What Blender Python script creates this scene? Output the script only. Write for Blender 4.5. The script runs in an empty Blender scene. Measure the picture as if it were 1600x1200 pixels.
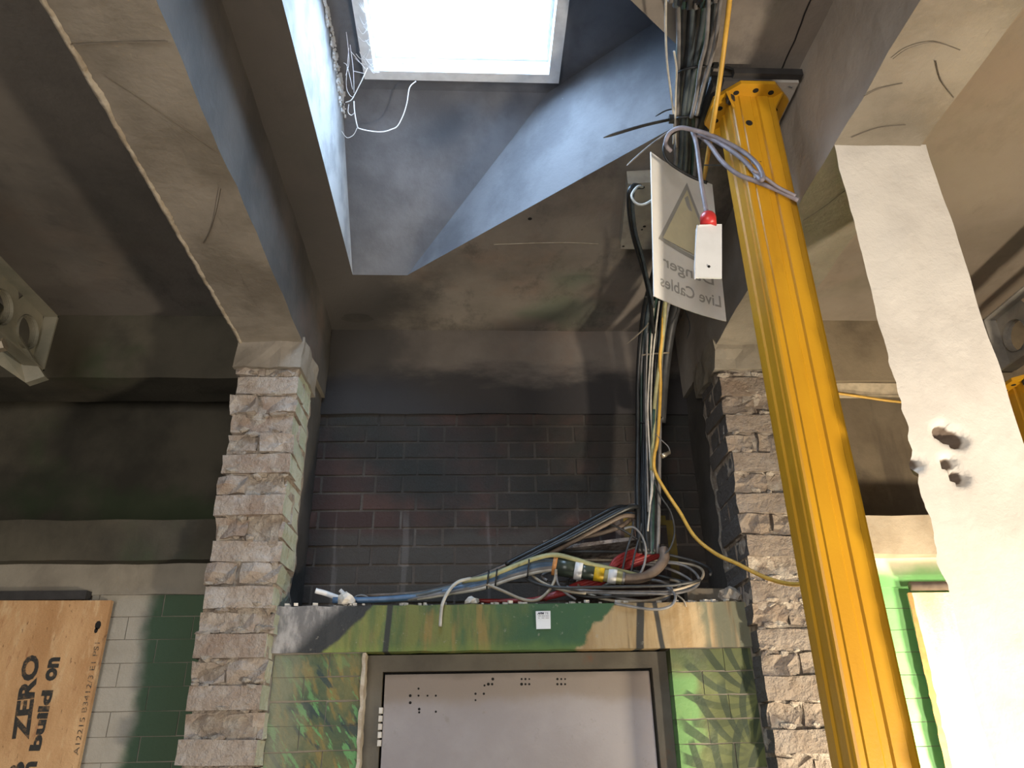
import bpy, bmesh, math, random
from mathutils import Vector, Matrix, noise as mnoise

random.seed(7)
scene = bpy.context.scene
COL = scene.collection
ZC = 1.65                      # eye height; all local heights below are measured from the eye

# ------------------------------------------------------------------ camera
F = 1200.0
def _n(v): return v / v.length
cd = _n(Vector((741 - 800, 1169 - 600, F)))              # depth axis of the building in camera axes
zx = 750.0
zy = 600 - (F * F + (741 - 800) * (zx - 800)) / (1169 - 600)
cu = _n(Vector((zx - 800, zy - 600, F)))                 # up axis
cx = cd.cross(cu)
right = Vector((cx.x, cd.x, cu.x)); down = Vector((cx.y, cd.y, cu.y)); fwd = Vector((cx.z, cd.z, cu.z))
cam_data = bpy.data.cameras.new('camera')
cam_data.sensor_width = 36.0
cam_data.lens = 36.0 * F / 1600.0
cam_data.clip_start = 0.02
cam = bpy.data.objects.new('camera', cam_data)
COL.objects.link(cam)
m = Matrix.Identity(4)
for r in range(3):
    m[r][0] = right[r]; m[r][1] = -down[r]; m[r][2] = -fwd[r]
m[2][3] = ZC
cam.matrix_world = m
scene.camera = cam

# ------------------------------------------------------------------ world, lights, exposure
world = bpy.data.worlds.new('sky'); scene.world = world; world.use_nodes = True
bg = world.node_tree.nodes['Background']
bg.inputs[0].default_value = (0.54, 0.75, 1.0, 1)
bg.inputs[1].default_value = 30.0

def area(name, loc, target, size, power, col, sizey=None, spread=180):
    l = bpy.data.lights.new(name, 'AREA'); l.energy = power; l.color = col; l.size = size
    l.shape = 'RECTANGLE'; l.size_y = sizey or size; l.spread = math.radians(spread)
    o = bpy.data.objects.new(name, l); COL.objects.link(o)
    o.location = (loc[0], loc[1], loc[2] + ZC)
    d = Vector(target) - Vector(loc)
    o.rotation_euler = d.to_track_quat('-Z', 'Y').to_euler()
    return o
# site floodlight standing in the right-hand bay, low down beside the white pillar
area('site_floodlight', (1.90, 0.45, -0.70), (1.0, 2.6, 0.4), 0.20, 84, (1.0, 0.86, 0.68), 0.18)
# second floodlight on the floor of the same bay, turned to its back wall
area('bay_floodlight', (2.0, 2.0, -0.62), (1.62, 2.8, -0.25), 0.24, 42, (1.0, 0.88, 0.66), 0.18, spread=105)
# added fill light behind the camera; no opening is built there
area('rear_fill', (-0.9, -2.3, -0.1), (0.0, 2.6, 0.9), 1.6, 112, (1.0, 0.94, 0.88), 2.0)
# portal on the rooflight (guides sampling of the sky)
p = area('rooflight_portal', (-0.05, 1.72, 2.42), (-0.05, 1.72, 0), 0.68, 1, (1, 1, 1), 0.74)
p.data.cycles.is_portal = True

vs = scene.view_settings
vs.view_transform = 'Standard'; vs.look = 'None'; vs.gamma = 1.0; vs.use_curve_mapping = False
vs.exposure = 0.0

# ------------------------------------------------------------------ helpers: position
def ray(px, py):
    v = Vector((px - 800, py - 600, F))
    return Vector((cx.dot(v), cd.dot(v), cu.dot(v)))
def onY(px, py, Y): r = ray(px, py); return r * (Y / r.y)
def onZ(px, py, Z): r = ray(px, py); return r * (Z / r.z)
def onX(px, py, X): r = ray(px, py); return r * (X / r.x)
def path(pts): return [onY(a, b, c) for a, b, c in pts]

# ------------------------------------------------------------------ helpers: objects
WL = {}
def register(o, origin, parent=None):
    COL.objects.link(o)
    WL[o.name] = Vector(origin)
    if parent is None:
        o.location = (origin[0], origin[1], origin[2] + ZC)
    else:
        o.parent = parent
        o.location = Vector(origin) - WL[parent.name]
    return o
def mk(name, verts, faces, mat, parent=None, origin=None, smooth=False, mats=None, fmat=None):
    vs_ = [Vector(v) for v in verts]
    if origin is None:
        n = len(vs_)
        origin = Vector((sum(v.x for v in vs_) / n, sum(v.y for v in vs_) / n, min(v.z for v in vs_)))
    origin = Vector(origin)
    me = bpy.data.meshes.new(name)
    me.from_pydata([v - origin for v in vs_], [], faces)
    me.update()
    if mats:
        for q in mats: me.materials.append(q)
        if fmat:
            for pl, k in zip(me.polygons, fmat): pl.material_index = k
    else:
        me.materials.append(mat)
    if smooth:
        for pl in me.polygons: pl.use_smooth = True
    return register(bpy.data.objects.new(name, me), origin, parent)
def tag(o, label=None, cat=None, group=None, kind=None):
    if label: o['label'] = label
    if cat: o['category'] = cat
    if group: o['group'] = group
    if kind: o['kind'] = kind
    return o
def empty(name, loc, label=None, cat=None, group=None, kind=None):
    o = bpy.data.objects.new(name, None); o.empty_display_size = 0.05
    register(o, loc); return tag(o, label, cat, group, kind)
def struct(o, label=None): return tag(o, label, kind='structure')

class MB:
    """collects shapes for one mesh"""
    def __init__(s): s.v = []; s.f = []; s.k = []; s.cur = 0
    def add(s, v, f):
        b = len(s.v); s.v += [Vector(q) for q in v]; s.f += [[i + b for i in q] for q in f]; s.k += [s.cur] * len(f); return s
    def box(s, x0, x1, y0, y1, z0, z1):
        v = [(x0, y0, z0), (x1, y0, z0), (x1, y1, z0), (x0, y1, z0), (x0, y0, z1), (x1, y0, z1), (x1, y1, z1), (x0, y1, z1)]
        return s.add(v, [(0, 3, 2, 1), (4, 5, 6, 7), (0, 1, 5, 4), (1, 2, 6, 5), (2, 3, 7, 6), (3, 0, 4, 7)])
    def obox(s, c, a, b, n):
        """box from centre and three half-axis vectors"""
        c, a, b, n = map(Vector, (c, a, b, n)); v = []
        for k in (-1, 1):
            for i, j in ((-1, -1), (1, -1), (1, 1), (-1, 1)): v.append(c + a * i + b * j + n * k)
        return s.add(v, [(0, 3, 2, 1), (4, 5, 6, 7), (0, 1, 5, 4), (1, 2, 6, 5), (2, 3, 7, 6), (3, 0, 4, 7)])
    def prism(s, poly, vec):
        n = len(poly); vec = Vector(vec); a = [Vector(q) for q in poly]
        f = [tuple(range(n))[::-1], tuple(range(n, 2 * n))] + [(i, (i + 1) % n, n + (i + 1) % n, n + i) for i in range(n)]
        return s.add(a + [q + vec for q in a], f)
    def tube(s, pts, rad, sides=7, caps=True):
        pts = [Vector(q) for q in pts]; n = len(pts)
        if not isinstance(rad, (list, tuple)): rad = [rad] * n
        t0 = (pts[1] - pts[0]).normalized()
        ref = Vector((0, 0, 1)) if abs(t0.z) < 0.9 else Vector((1, 0, 0))
        u = t0.cross(ref).normalized(); v = []
        for i in range(n):
            t = (pts[min(i + 1, n - 1)] - pts[max(i - 1, 0)]).normalized()
            u = (u - t * u.dot(t)).normalized(); w = t.cross(u)
            for k in range(sides):
                a = 2 * math.pi * k / sides
                v.append(pts[i] + (u * math.cos(a) + w * math.sin(a)) * rad[i])
        f = []
        for i in range(n - 1):
            for k in range(sides):
                f.append((i * sides + k, i * sides + (k + 1) % sides, (i + 1) * sides + (k + 1) % sides, (i + 1) * sides + k))
        if caps: f += [tuple(range(sides))[::-1], tuple(range((n - 1) * sides, n * sides))]
        return s.add(v, f)
    def rough(s, x0, x1, y0, y1, z0, z1, step=0.06, amp=0.006, sc=9.0, seed=0.0, fn=None):
        """subdivided box whose surface is uneven"""
        def disp(q):
            d = mnoise.noise_vector(Vector((q[0] * sc + seed, q[1] * sc, q[2] * sc))) * amp
            q = Vector(q) + d
            return fn(q) if fn else q
        def grid(o, a, b):
            o, a, b = Vector(o), Vector(a), Vector(b)
            na = max(1, round(a.length / step)); nb = max(1, round(b.length / step)); v = []; f = []
            for j in range(nb + 1):
                for i in range(na + 1): v.append(disp(o + a * (i / na) + b * (j / nb)))
            for j in range(nb):
                for i in range(na):
                    k = j * (na + 1) + i; f.append((k, k + 1, k + na + 2, k + na + 1))
            s.add(v, f)
        X, Y, Z = x1 - x0, y1 - y0, z1 - z0
        c = s.cur
        grid((x0, y0, z0), (X, 0, 0), (0, 0, Z)); grid((x1, y1, z0), (-X, 0, 0), (0, 0, Z))
        s.cur = c + 1 if s.split else c
        grid((x1, y0, z0), (0, Y, 0), (0, 0, Z)); grid((x0, y1, z0), (0, -Y, 0), (0, 0, Z))
        s.cur = c
        grid((x0, y1, z0), (X, 0, 0), (0, -Y, 0)); grid((x0, y0, z1), (X, 0, 0), (0, Y, 0))
        return s
    split = False
    def build(s, name, mat, parent=None, origin=None, smooth=False, mats=None):
        return mk(name, s.v, s.f, mat, parent, origin, smooth, mats, s.k if mats else None)

def smooth_path(pts, sub=6):
    pts = [Vector(q) for q in pts]; out = []
    n = len(pts)
    for i in range(n - 1):
        p0 = pts[max(i - 1, 0)]; p1 = pts[i]; p2 = pts[i + 1]; p3 = pts[min(i + 2, n - 1)]
        for k in range(sub):
            t = k / sub
            out.append(0.5 * ((2 * p1) + (p2 - p0) * t + (2 * p0 - 5 * p1 + 4 * p2 - p3) * t * t + (3 * p1 - p0 - 3 * p2 + p3) * t ** 3))
    out.append(pts[-1]); return out
def tube(name, pts, rad, mat, parent=None, sub=6, sides=7, origin=None):
    return MB().tube(smooth_path(pts, sub), rad, sides).build(name, mat, parent, origin, smooth=True)
def disc_ring(c, u, v, r, n=12): return [Vector(c) + Vector(u) * math.cos(2 * math.pi * k / n) * r + Vector(v) * math.sin(2 * math.pi * k / n) * r for k in range(n)]

# ------------------------------------------------------------------ helpers: node materials
class S:
    def __init__(s, g, k): s.g = g; s.k = k
    def __add__(s, o): return s.g.m('ADD', s, o)
    def __radd__(s, o): return s.g.m('ADD', o, s)
    def __sub__(s, o): return s.g.m('SUBTRACT', s, o)
    def __rsub__(s, o): return s.g.m('SUBTRACT', o, s)
    def __mul__(s, o): return s.g.m('MULTIPLY', s, o)
    def __rmul__(s, o): return s.g.m('MULTIPLY', o, s)
    def __truediv__(s, o): return s.g.m('DIVIDE', s, o)
class G:
    def __init__(s, nt): s.nt = nt; s._p = None
    def node(s, t): return s.nt.nodes.new(t)
    def put(s, inp, v):
        if isinstance(v, S): s.nt.links.new(v.k, inp)
        elif isinstance(v, (tuple, list)) and len(v) == 3 and inp.type == 'RGBA': inp.default_value = (*v, 1)
        else: inp.default_value = v
    def m(s, op, a, b=0.0, c=None):
        n = s.node('ShaderNodeMath'); n.operation = op; s.put(n.inputs[0], a); s.put(n.inputs[1], b)
        if c is not None: s.put(n.inputs[2], c)
        return S(s, n.outputs[0])
    def pos(s):
        if s._p is None: s._p = S(s, s.node('ShaderNodeNewGeometry').outputs['Position'])
        return s._p
    def normal(s): return S(s, s.node('ShaderNodeNewGeometry').outputs['Normal'])
    def rnd(s): return S(s, s.node('ShaderNodeObjectInfo').outputs['Random'])
    def sep(s, v):
        n = s.node('ShaderNodeSeparateXYZ'); s.put(n.inputs[0], v); return [S(s, o) for o in n.outputs]
    def comb(s, x, y, z):
        n = s.node('ShaderNodeCombineXYZ')
        for i, v in enumerate((x, y, z)): s.put(n.inputs[i], v)
        return S(s, n.outputs[0])
    def noise(s, scale=5.0, detail=4.0, rough=0.55, vec=None, stretch=None, off=0.0, dist=0.0):
        v = vec or s.pos()
        if stretch or off:
            n = s.node('ShaderNodeMapping'); s.put(n.inputs[0], v)
            n.inputs['Scale'].default_value = stretch or (1, 1, 1); n.inputs['Location'].default_value = (off, off * 1.7, off * .6)
            v = S(s, n.outputs[0])
        n = s.node('ShaderNodeTexNoise'); s.put(n.inputs['Vector'], v)
        n.inputs['Scale'].default_value = scale; n.inputs['Detail'].default_value = detail; n.inputs['Roughness'].default_value = rough
        n.inputs['Distortion'].default_value = dist
        return S(s, n.outputs[0])
    def ss(s, x, lo, hi):
        n = s.node('ShaderNodeMapRange'); n.interpolation_type = 'SMOOTHSTEP'
        s.put(n.inputs[0], x); s.put(n.inputs[1], lo); s.put(n.inputs[2], hi); n.clamp = True
        return S(s, n.outputs[0])
    def mix(s, a, b, f, mode='MIX'):
        n = s.node('ShaderNodeMix'); n.data_type = 'RGBA'; n.blend_type = mode
        s.put(n.inputs[0], f); s.put(n.inputs[6], a); s.put(n.inputs[7], b)
        return S(s, n.outputs[2])
    def ramp(s, x, stops, interp='LINEAR'):
        n = s.node('ShaderNodeValToRGB'); s.put(n.inputs[0], x); e = n.color_ramp.elements; n.color_ramp.interpolation = interp
        while len(e) < len(stops): e.new(0.5)
        for q, (t, c) in zip(e, stops): q.position = t; q.color = (*c, 1)
        return S(s, n.outputs[0])
    def world_z(s): return s.sep(s.pos())[2] - ZC
MATS = {}
def material(name, fn, rough=0.85, bump=0.0, bscale=60.0, metal=0.0, spec=0.35, coat=0.0, bdetail=5.0, bdist=0.01):
    mt = bpy.data.materials.new(name); mt.use_nodes = True
    nt = mt.node_tree; b = nt.nodes['Principled BSDF']; g = G(nt)
    c = fn(g) if callable(fn) else fn
    g.put(b.inputs['Base Color'], c)
    if callable(rough): g.put(b.inputs['Roughness'], rough(g))
    else: b.inputs['Roughness'].default_value = rough
    b.inputs['Metallic'].default_value = metal; b.inputs['Specular IOR Level'].default_value = spec
    b.inputs['Coat Weight'].default_value = coat
    if bump:
        n = nt.nodes.new('ShaderNodeBump'); n.inputs['Strength'].default_value = bump; n.inputs['Distance'].default_value = bdist
        g.put(n.inputs['Height'], g.noise(bscale, bdetail, 0.65)); nt.links.new(n.outputs[0], b.inputs['Normal'])
    MATS[name] = mt; return mt
def plain(name, col, rough=0.5, metal=0.0, spec=0.4, var=0.25):
    def fn(g):
        d = tuple(c * (1 - var) for c in col)
        return g.mix(d, col, g.ss(g.noise(28, 4), 0.35, 0.65))
    return material(name, fn, rough, 0.0, metal=metal, spec=spec)

# --- concrete, soot, plaster
def c_ceiling(g):
    x, y, z = g.sep(g.pos())
    c = g.mix((0.20, 0.172, 0.145), (0.30, 0.262, 0.225), g.ss(g.noise(1.6, 6, 0.6), 0.35, 0.68))
    c = g.mix(c, (0.27, 0.175, 0.125), g.ss(g.noise(2.3, 5, 0.6, off=4.1), 0.52, 0.75) * 0.55)
    c = g.mix(c, (0.11, 0.15, 0.10), g.ss(g.noise(1.9, 4, 0.5, off=9.3), 0.55, 0.72) * 0.6)
    c = g.mix(c, (0.36, 0.33, 0.29), g.ss(g.noise(7, 8, 0.7, off=2.0), 0.66, 0.8) * 0.5)
    c = g.mix(c, (0.05, 0.046, 0.045), g.ss(g.noise(1.1, 6, 0.65, off=14.0), 0.46, 0.68) * 0.6)
    c = g.mix(c, (0.085, 0.075, 0.068), g.ss(g.noise(5.5, 7, 0.7, stretch=(1, 0.6, 1), off=6.0), 0.5, 0.66) * 0.55)
    c = g.mix(c, (0.42, 0.385, 0.34), g.ss(g.noise(13, 8, 0.72, stretch=(1, 0.4, 1), off=17.0), 0.66, 0.75) * 0.45)
    # darker tone: strong beside the dark beam, weaker over the stencilled-board bay
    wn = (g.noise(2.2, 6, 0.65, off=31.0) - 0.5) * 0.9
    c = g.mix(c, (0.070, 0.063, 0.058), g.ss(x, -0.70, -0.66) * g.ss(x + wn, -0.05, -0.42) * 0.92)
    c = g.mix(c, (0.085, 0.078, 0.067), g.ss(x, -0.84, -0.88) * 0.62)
    # warm lamplight painted into the ceiling of the right-hand bay
    c = g.mix(c, (0.27, 0.215, 0.15), g.ss(x, 1.05, 1.3) * (0.35 + 0.5 * g.noise(1.7, 4, 0.5, off=3)))
    return g.mix(c, (0.05, 0.045, 0.045), g.ss(g.noise(40, 6, 0.7), 0.62, 0.8) * 0.35)
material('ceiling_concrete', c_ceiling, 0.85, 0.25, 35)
def c_soot(g):
    c = g.mix((0.046, 0.042, 0.038), (0.082, 0.073, 0.065), g.ss(g.noise(3, 6, 0.6), 0.35, 0.7))
    c = g.mix(c, (0.15, 0.10, 0.08), g.ss(g.noise(1.7, 5, 0.6, off=3.0), 0.55, 0.75) * 0.5)
    return g.mix(c, (0.3, 0.28, 0.24), g.ss(g.noise(9, 6, 0.6, off=7.0), 0.72, 0.78) * 0.6)
material('sooty_concrete', c_soot, 0.85, 0.25, 35)
def c_niche_beam(g):
    x, y, z = g.sep(g.pos()); z = z - ZC
    c = g.mix((0.13, 0.110, 0.094), (0.20, 0.172, 0.148), g.ss(g.noise(1.6, 6, 0.6), 0.35, 0.68))
    c = g.mix(c, (0.19, 0.125, 0.09), g.ss(g.noise(2.3, 5, 0.6, off=4.1), 0.50, 0.75) * 0.6)
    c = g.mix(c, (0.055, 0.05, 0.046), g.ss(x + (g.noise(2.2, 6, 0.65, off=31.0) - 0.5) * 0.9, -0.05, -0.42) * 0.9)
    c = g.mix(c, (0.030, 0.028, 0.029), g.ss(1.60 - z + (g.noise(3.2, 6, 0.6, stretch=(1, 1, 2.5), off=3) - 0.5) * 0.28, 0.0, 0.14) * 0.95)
    return g.mix(c, (0.05, 0.045, 0.045), g.ss(g.noise(40, 6, 0.7), 0.62, 0.8) * 0.35)
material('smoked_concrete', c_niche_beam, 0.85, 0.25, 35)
def c_beam(g):
    c = g.mix((0.155, 0.135, 0.108), (0.25, 0.222, 0.185), g.ss(g.noise(3.4, 7, 0.62), 0.33, 0.68))
    c = g.mix(c, (0.14, 0.12, 0.095), g.ss(g.noise(2.1, 6, 0.6, off=5.0), 0.56, 0.72) * 0.6)
    c = g.mix(c, (0.33, 0.30, 0.25), g.ss(g.noise(12, 7, 0.7, off=1.0), 0.64, 0.74) * 0.5)
    return g.mix(c, (0.10, 0.085, 0.07), g.ss(g.noise(5, 8, 0.65, stretch=(3, 0.6, 3), off=8), 0.64, 0.7) * 0.5)
material('beam_concrete', c_beam, 0.8, 0.35, 30)
def c_beam_bright(g):
    c = g.mix((0.165, 0.142, 0.108), (0.255, 0.225, 0.178), g.ss(g.noise(3.4, 7, 0.62), 0.33, 0.68))
    c = g.mix(c, (0.24, 0.2, 0.15), g.ss(g.noise(2.6, 6, 0.6, off=5.0), 0.58, 0.72) * 0.6)
    return g.mix(c, (0.14, 0.11, 0.08), g.ss(g.noise(5, 8, 0.65, stretch=(3, 0.6, 3), off=8), 0.65, 0.7) * 0.6)
material('painted_beam', c_beam_bright, 0.42, 0.5, 26)
def c_shaft(g):
    c = g.mix((0.10, 0.103, 0.115), (0.155, 0.16, 0.175), g.ss(g.noise(4, 7, 0.6), 0.35, 0.65))
    return g.mix(c, (0.3, 0.3, 0.3), g.ss(g.noise(30, 6, 0.6, off=3), 0.7, 0.78) * 0.4)
material('shaft_concrete', c_shaft, 0.85, 0.2, 40)
material('shaft_whitewash', lambda g: g.mix((0.27, 0.28, 0.29), (0.40, 0.41, 0.42), g.ss(g.noise(6, 6, 0.6), 0.35, 0.6)), 0.85, 0.2, 40)
def c_sidebeam(g):
    c = g.mix((0.26, 0.225, 0.19), (0.38, 0.335, 0.285), g.ss(g.noise(2.6, 7, 0.62), 0.33, 0.68))
    return g.mix(c, (0.4, 0.36, 0.3), g.ss(g.noise(5, 7, 0.6, off=2.0), 0.62, 0.78) * 0.6)
material('stained_beam_side', c_sidebeam, 0.8, 0.25, 35)
def c_post(g):
    c = g.mix((0.50, 0.465, 0.42), (0.62, 0.585, 0.53), g.ss(g.noise(3, 7, 0.6), 0.35, 0.65))
    c = g.mix(c, (0.40, 0.38, 0.36), g.ss(g.noise(1.6, 6, 0.6, off=5.0), 0.54, 0.7) * 0.55)
    x, y, z = g.sep(g.pos()); z = z - ZC
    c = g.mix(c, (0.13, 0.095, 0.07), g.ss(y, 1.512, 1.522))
    return g.mix(c, (0.2, 0.17, 0.14), g.ss(g.noise(26, 6, 0.7, off=2), 0.72, 0.8) * 0.6)
material('white_plaster', c_post, 0.75, 0.3, 40)
def c_plaster_edge(g):
    return g.mix((0.33, 0.275, 0.205), (0.45, 0.395, 0.315), g.ss(g.noise(20, 5), 0.4, 0.6))
material('plaster_edge', c_plaster_edge, 0.85, 0.5, 80)

# --- bricks of the broken pillars
def pier_brick(pale, side):
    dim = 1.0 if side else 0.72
    def fn(g):
        r = g.rnd()
        c = g.mix((0.29, 0.235, 0.19), (0.37, 0.325, 0.28), g.ss(g.noise(14, 6, 0.65), 0.35, 0.65))
        c = g.mix(c, (0.24, 0.17, 0.125), g.ss(r, 0.62, 0.8) * g.ss(g.noise(9, 5, 0.6, off=3), 0.42, 0.62) * 0.75)
        c = g.mix(c, (0.42, 0.39, 0.365), g.ss(g.noise(7, 6, 0.65, off=8), 0.55, 0.68) * pale)
        c = g.mix(c, (0.17, 0.12, 0.095), g.ss(g.noise(30, 7, 0.7, off=1), 0.60, 0.72) * 0.55)
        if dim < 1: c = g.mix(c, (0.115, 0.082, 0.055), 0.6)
        nx = g.sep(g.normal())[0]; px_ = g.sep(g.pos())[0]
        if side:
            p = g.mix((0.33, 0.355, 0.27), (0.42, 0.43, 0.35), g.ss(g.noise(8, 6), 0.4, 0.6))
            c = g.mix(c, p, g.ss(nx, 0.55, 0.75) * g.ss(px_, -0.69, -0.675))
        else:
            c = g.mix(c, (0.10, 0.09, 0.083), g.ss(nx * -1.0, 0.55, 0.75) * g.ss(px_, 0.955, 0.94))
        return c
    return fn
material('pillar_brick_pale', pier_brick(0.7, True), 0.9, 0.9, 42, bdist=0.02)
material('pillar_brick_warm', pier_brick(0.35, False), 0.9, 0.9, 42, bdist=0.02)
def c_mortar(g): return g.mix((0.24, 0.195, 0.155), (0.35, 0.305, 0.25), g.ss(g.noise(25, 5), 0.4, 0.6))
material('pillar_mortar', c_mortar, 0.95, 0.9, 50, bdist=0.02)
# --- dark brick of the niche
def c_dark_brick(g):
    r = g.rnd(); x, y, z = g.sep(g.pos()); z = z - ZC
    c = g.mix((0.052, 0.030, 0.026), (0.090, 0.046, 0.036), r)
    c = g.mix(c, (0.036, 0.033, 0.028), g.ss(g.noise(3.1, 5, 0.6), 0.46, 0.62) * 0.85)
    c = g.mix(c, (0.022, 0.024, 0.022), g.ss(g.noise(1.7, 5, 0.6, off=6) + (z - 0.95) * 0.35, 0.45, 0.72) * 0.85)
    c = g.mix(c, (0.066, 0.058, 0.050), g.ss(0.86 - z + g.noise(3, 4, off=2) * 0.16, 0.11, 0.16) * g.ss(x, -0.72, -0.5) * g.ss(0.5 - x, 0.0, 0.3) * 0.9)
    d = g.ss(g.noise(26, 4, 0.5, stretch=(1, 1, 0.05), off=5), 0.60, 0.66)
    return g.mix(c, (0.22, 0.2, 0.19), d * g.ss(0.92 - z, 0, 0.08) * 0.28)
material('niche_brick', c_dark_brick, 0.8, 0.5, 50)
def c_dark_mortar(g):
    x, y, z = g.sep(g.pos()); z = z - ZC
    c = g.mix((0.078, 0.063, 0.052), (0.110, 0.092, 0.078), g.ss(g.noise(6, 5), 0.35, 0.65))
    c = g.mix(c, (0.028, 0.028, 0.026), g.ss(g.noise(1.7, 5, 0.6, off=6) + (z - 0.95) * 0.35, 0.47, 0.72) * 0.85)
    d = g.ss(g.noise(26, 4, 0.5, stretch=(1, 1, 0.05), off=5), 0.58, 0.66)
    return g.mix(c, (0.25, 0.22, 0.2), d * g.ss(0.92 - z, 0, 0.08) * 0.5)
material('niche_mortar', c_dark_mortar, 0.9, 0.5, 60)
def c_yellow_spray(g): return g.mix((0.16, 0.11, 0.02), (0.075, 0.055, 0.02), g.ss(g.noise(9, 5), 0.4, 0.6))
material('yellow_spray', c_yellow_spray, 0.8)
# --- mural
def c_mural_lintel(g):
    x, y, z = g.sep(g.pos()); z = z - ZC
    w = g.noise(7, 5, 0.6, off=2) - 0.5
    streak = g.noise(9, 5, 0.6, stretch=(2.2, 1, 0.35), off=1)
    grn = g.mix((0.07, 0.105, 0.035), (0.155, 0.165, 0.045), g.ss(streak, 0.35, 0.62))
    grn = g.mix(grn, (0.25, 0.165, 0.05), g.ss(g.noise(11, 4, 0.5, stretch=(2, 1, 0.25), off=6), 0.56, 0.66) * 0.75)
    grn = g.mix(grn, (0.035, 0.10, 0.045), g.ss(g.noise(6, 5, 0.6, stretch=(1.4, 1, 0.7), off=11), 0.55, 0.68) * 0.8)
    grn = g.mix(grn, (0.16, 0.135, 0.05), g.ss(g.noise(30, 5, 0.65, stretch=(2, 1, 0.4), off=21), 0.54, 0.66) * 0.5)
    grn = g.mix(grn, (0.030, 0.080, 0.035), g.ss(x + w * 0.25, 0.02, 0.2))
    grn = g.mix(grn, (0.15, 0.22, 0.04), g.ss(0.325 - z + w * 0.10, 0.0, 0.04) * 0.35)
    rock = g.mix((0.13, 0.125, 0.125), (0.30, 0.285, 0.275), g.ss(g.noise(14, 6, 0.65, stretch=(2.0, 1, 0.8)), 0.38, 0.62))
    e = x + 0.36 - (z - 0.44) * 1.05 + w * 0.07 - 0.02     # curved edge of the painted rock
    rock = g.mix(rock, (0.022, 0.024, 0.026), g.ss(e + 0.11, -0.04, 0.03))
    c = g.mix(rock, grn, g.ss(e, -0.008, 0.008))
    pole = g.mix((0.25, 0.165, 0.075), (0.33, 0.24, 0.13), g.ss(g.noise(10, 5, 0.6, stretch=(2.4, 1, 0.3), off=3), 0.36, 0.62))
    ln = g.ss(g.noise(13, 3, 0.5, stretch=(1.8, 1, 0.12), off=9), 0.60, 0.68)
    pole = g.mix(pole, (0.10, 0.07, 0.035), ln * 0.85)
    e2 = x - 0.42 + (z - 0.36) * -1.1 + w * 0.16
    c = g.mix(c, pole, g.ss(e2, -0.008, 0.010))
    c = g.mix(c, (0.14, 0.135, 0.085), g.ss(x + w * 0.1, 0.76, 0.80) * g.ss(g.noise(9, 4, stretch=(2, 1, 0.3), off=4), 0.38, 0.55))
    for cx_, hw, t in ((-0.288, 0.0085, 0.012), (0.560, 0.012, 0.02), (0.622, 0.0075, -0.02)):
        dl = g.m('ABSOLUTE', x - cx_ - (z - 0.37) * t * 5 + w * 0.006)
        c = g.mix(c, (0.022, 0.024, 0.024), g.ss(dl, hw + 0.004, hw - 0.002) * 0.95)
    return g.mix(c, (0.30, 0.27, 0.22), g.ss(g.noise(45, 5, 0.7), 0.62, 0.72) * 0.45)
material('mural_lintel_paint', c_mural_lintel, 0.6, 0.3, 60)
def c_mural_left(g):
    x, y, z = g.sep(g.pos())
    a = g.comb(x * 0.8 + z * 0.6, 0.0, (z * 0.8 - x * 0.6) * 0.28)
    a2 = g.comb(x * 0.9 + z * 0.35, 0.3, (z * 0.9 - x * 0.35) * 0.3)
    c = g.mix((0.050, 0.075, 0.04), (0.11, 0.11, 0.045), g.ss(g.noise(9, 5, 0.6), 0.38, 0.62))
    c = g.mix(c, (0.21, 0.145, 0.04), g.ss(g.noise(27, 4, 0.6, vec=a2), 0.50, 0.60) * 0.6)
    c = g.mix(c, (0.022, 0.04, 0.04), g.ss(g.noise(28, 4, 0.5, vec=a, off=5), 0.55, 0.62) * 0.9)
    zz = g.ss(1.98 - z, 0.05, 0.25)
    c = g.mix(c, (0.10, 0.25, 0.09), g.ss(g.noise(42, 4, 0.6, vec=a, off=9), 0.53, 0.60) * (0.25 + 0.7 * zz))
    c = g.mix(c, (0.20, 0.205, 0.15), g.ss(-0.5 - x + (g.noise(9, 4) - 0.5) * 0.2, -0.01, 0.13) * 0.6)
    return c
material('mural_left_paint', c_mural_left, 0.6, 0.3, 60)
def c_mural_right(g):
    x, y, z = g.sep(g.pos()); z = z - ZC
    c = g.mix((0.065, 0.085, 0.032), (0.12, 0.125, 0.048), g.ss(g.noise(6, 5, 0.6), 0.38, 0.62))
    lg = g.mix((0.10, 0.22, 0.07), (0.15, 0.27, 0.09), g.noise(8, 3))
    c = g.mix(c, lg, g.ss(0.725 - x + (g.noise(8, 4, off=3) - 0.5) * 0.16, -0.02, 0.02) * g.ss(0.235 - z, 0, 0.05))
    for (fx, fz, nb, ph, off, rad) in ((0.95, 0.14, 17, 0.4, 1.0, 0.22), (0.90, -0.03, 15, 0.9, 5.0, 0.20), (0.86, -0.20, 17, 2.1, 8.0, 0.22)):
        dx = x - fx; dz = z - fz
        rr = g.m('SQRT', dx * dx + dz * dz)
        ang = g.m('ARCTAN2', dz, dx) + rr * 2.2
        wob = g.noise(6, 2, 0.4, off=off)
        bl = g.m('SINE', ang * nb + ph + wob * 3.0)
        tip = g.noise(14, 1, 0.4, off=off + 2) * 0.12
        dark = g.ss(bl - rr * 2.6 + 0.25, 0.0, 0.3) * g.ss(rad + tip - rr, 0.0, 0.03) * g.ss(rr, 0.02, 0.06)
        c = g.mix(c, (0.11, 0.125, 0.04), g.ss(rad + 0.02 - rr, 0.0, 0.05) * 0.5)
        c = g.mix(c, (0.022, 0.036, 0.018), dark * 0.8)
    c = g.mix(c, (0.045, 0.05, 0.03), g.ss(g.noise(5, 5, 0.6, off=7), 0.55, 0.7) * 0.6)
    return c
material('mural_right_paint', c_mural_right, 0.6, 0.3, 60)
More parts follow.
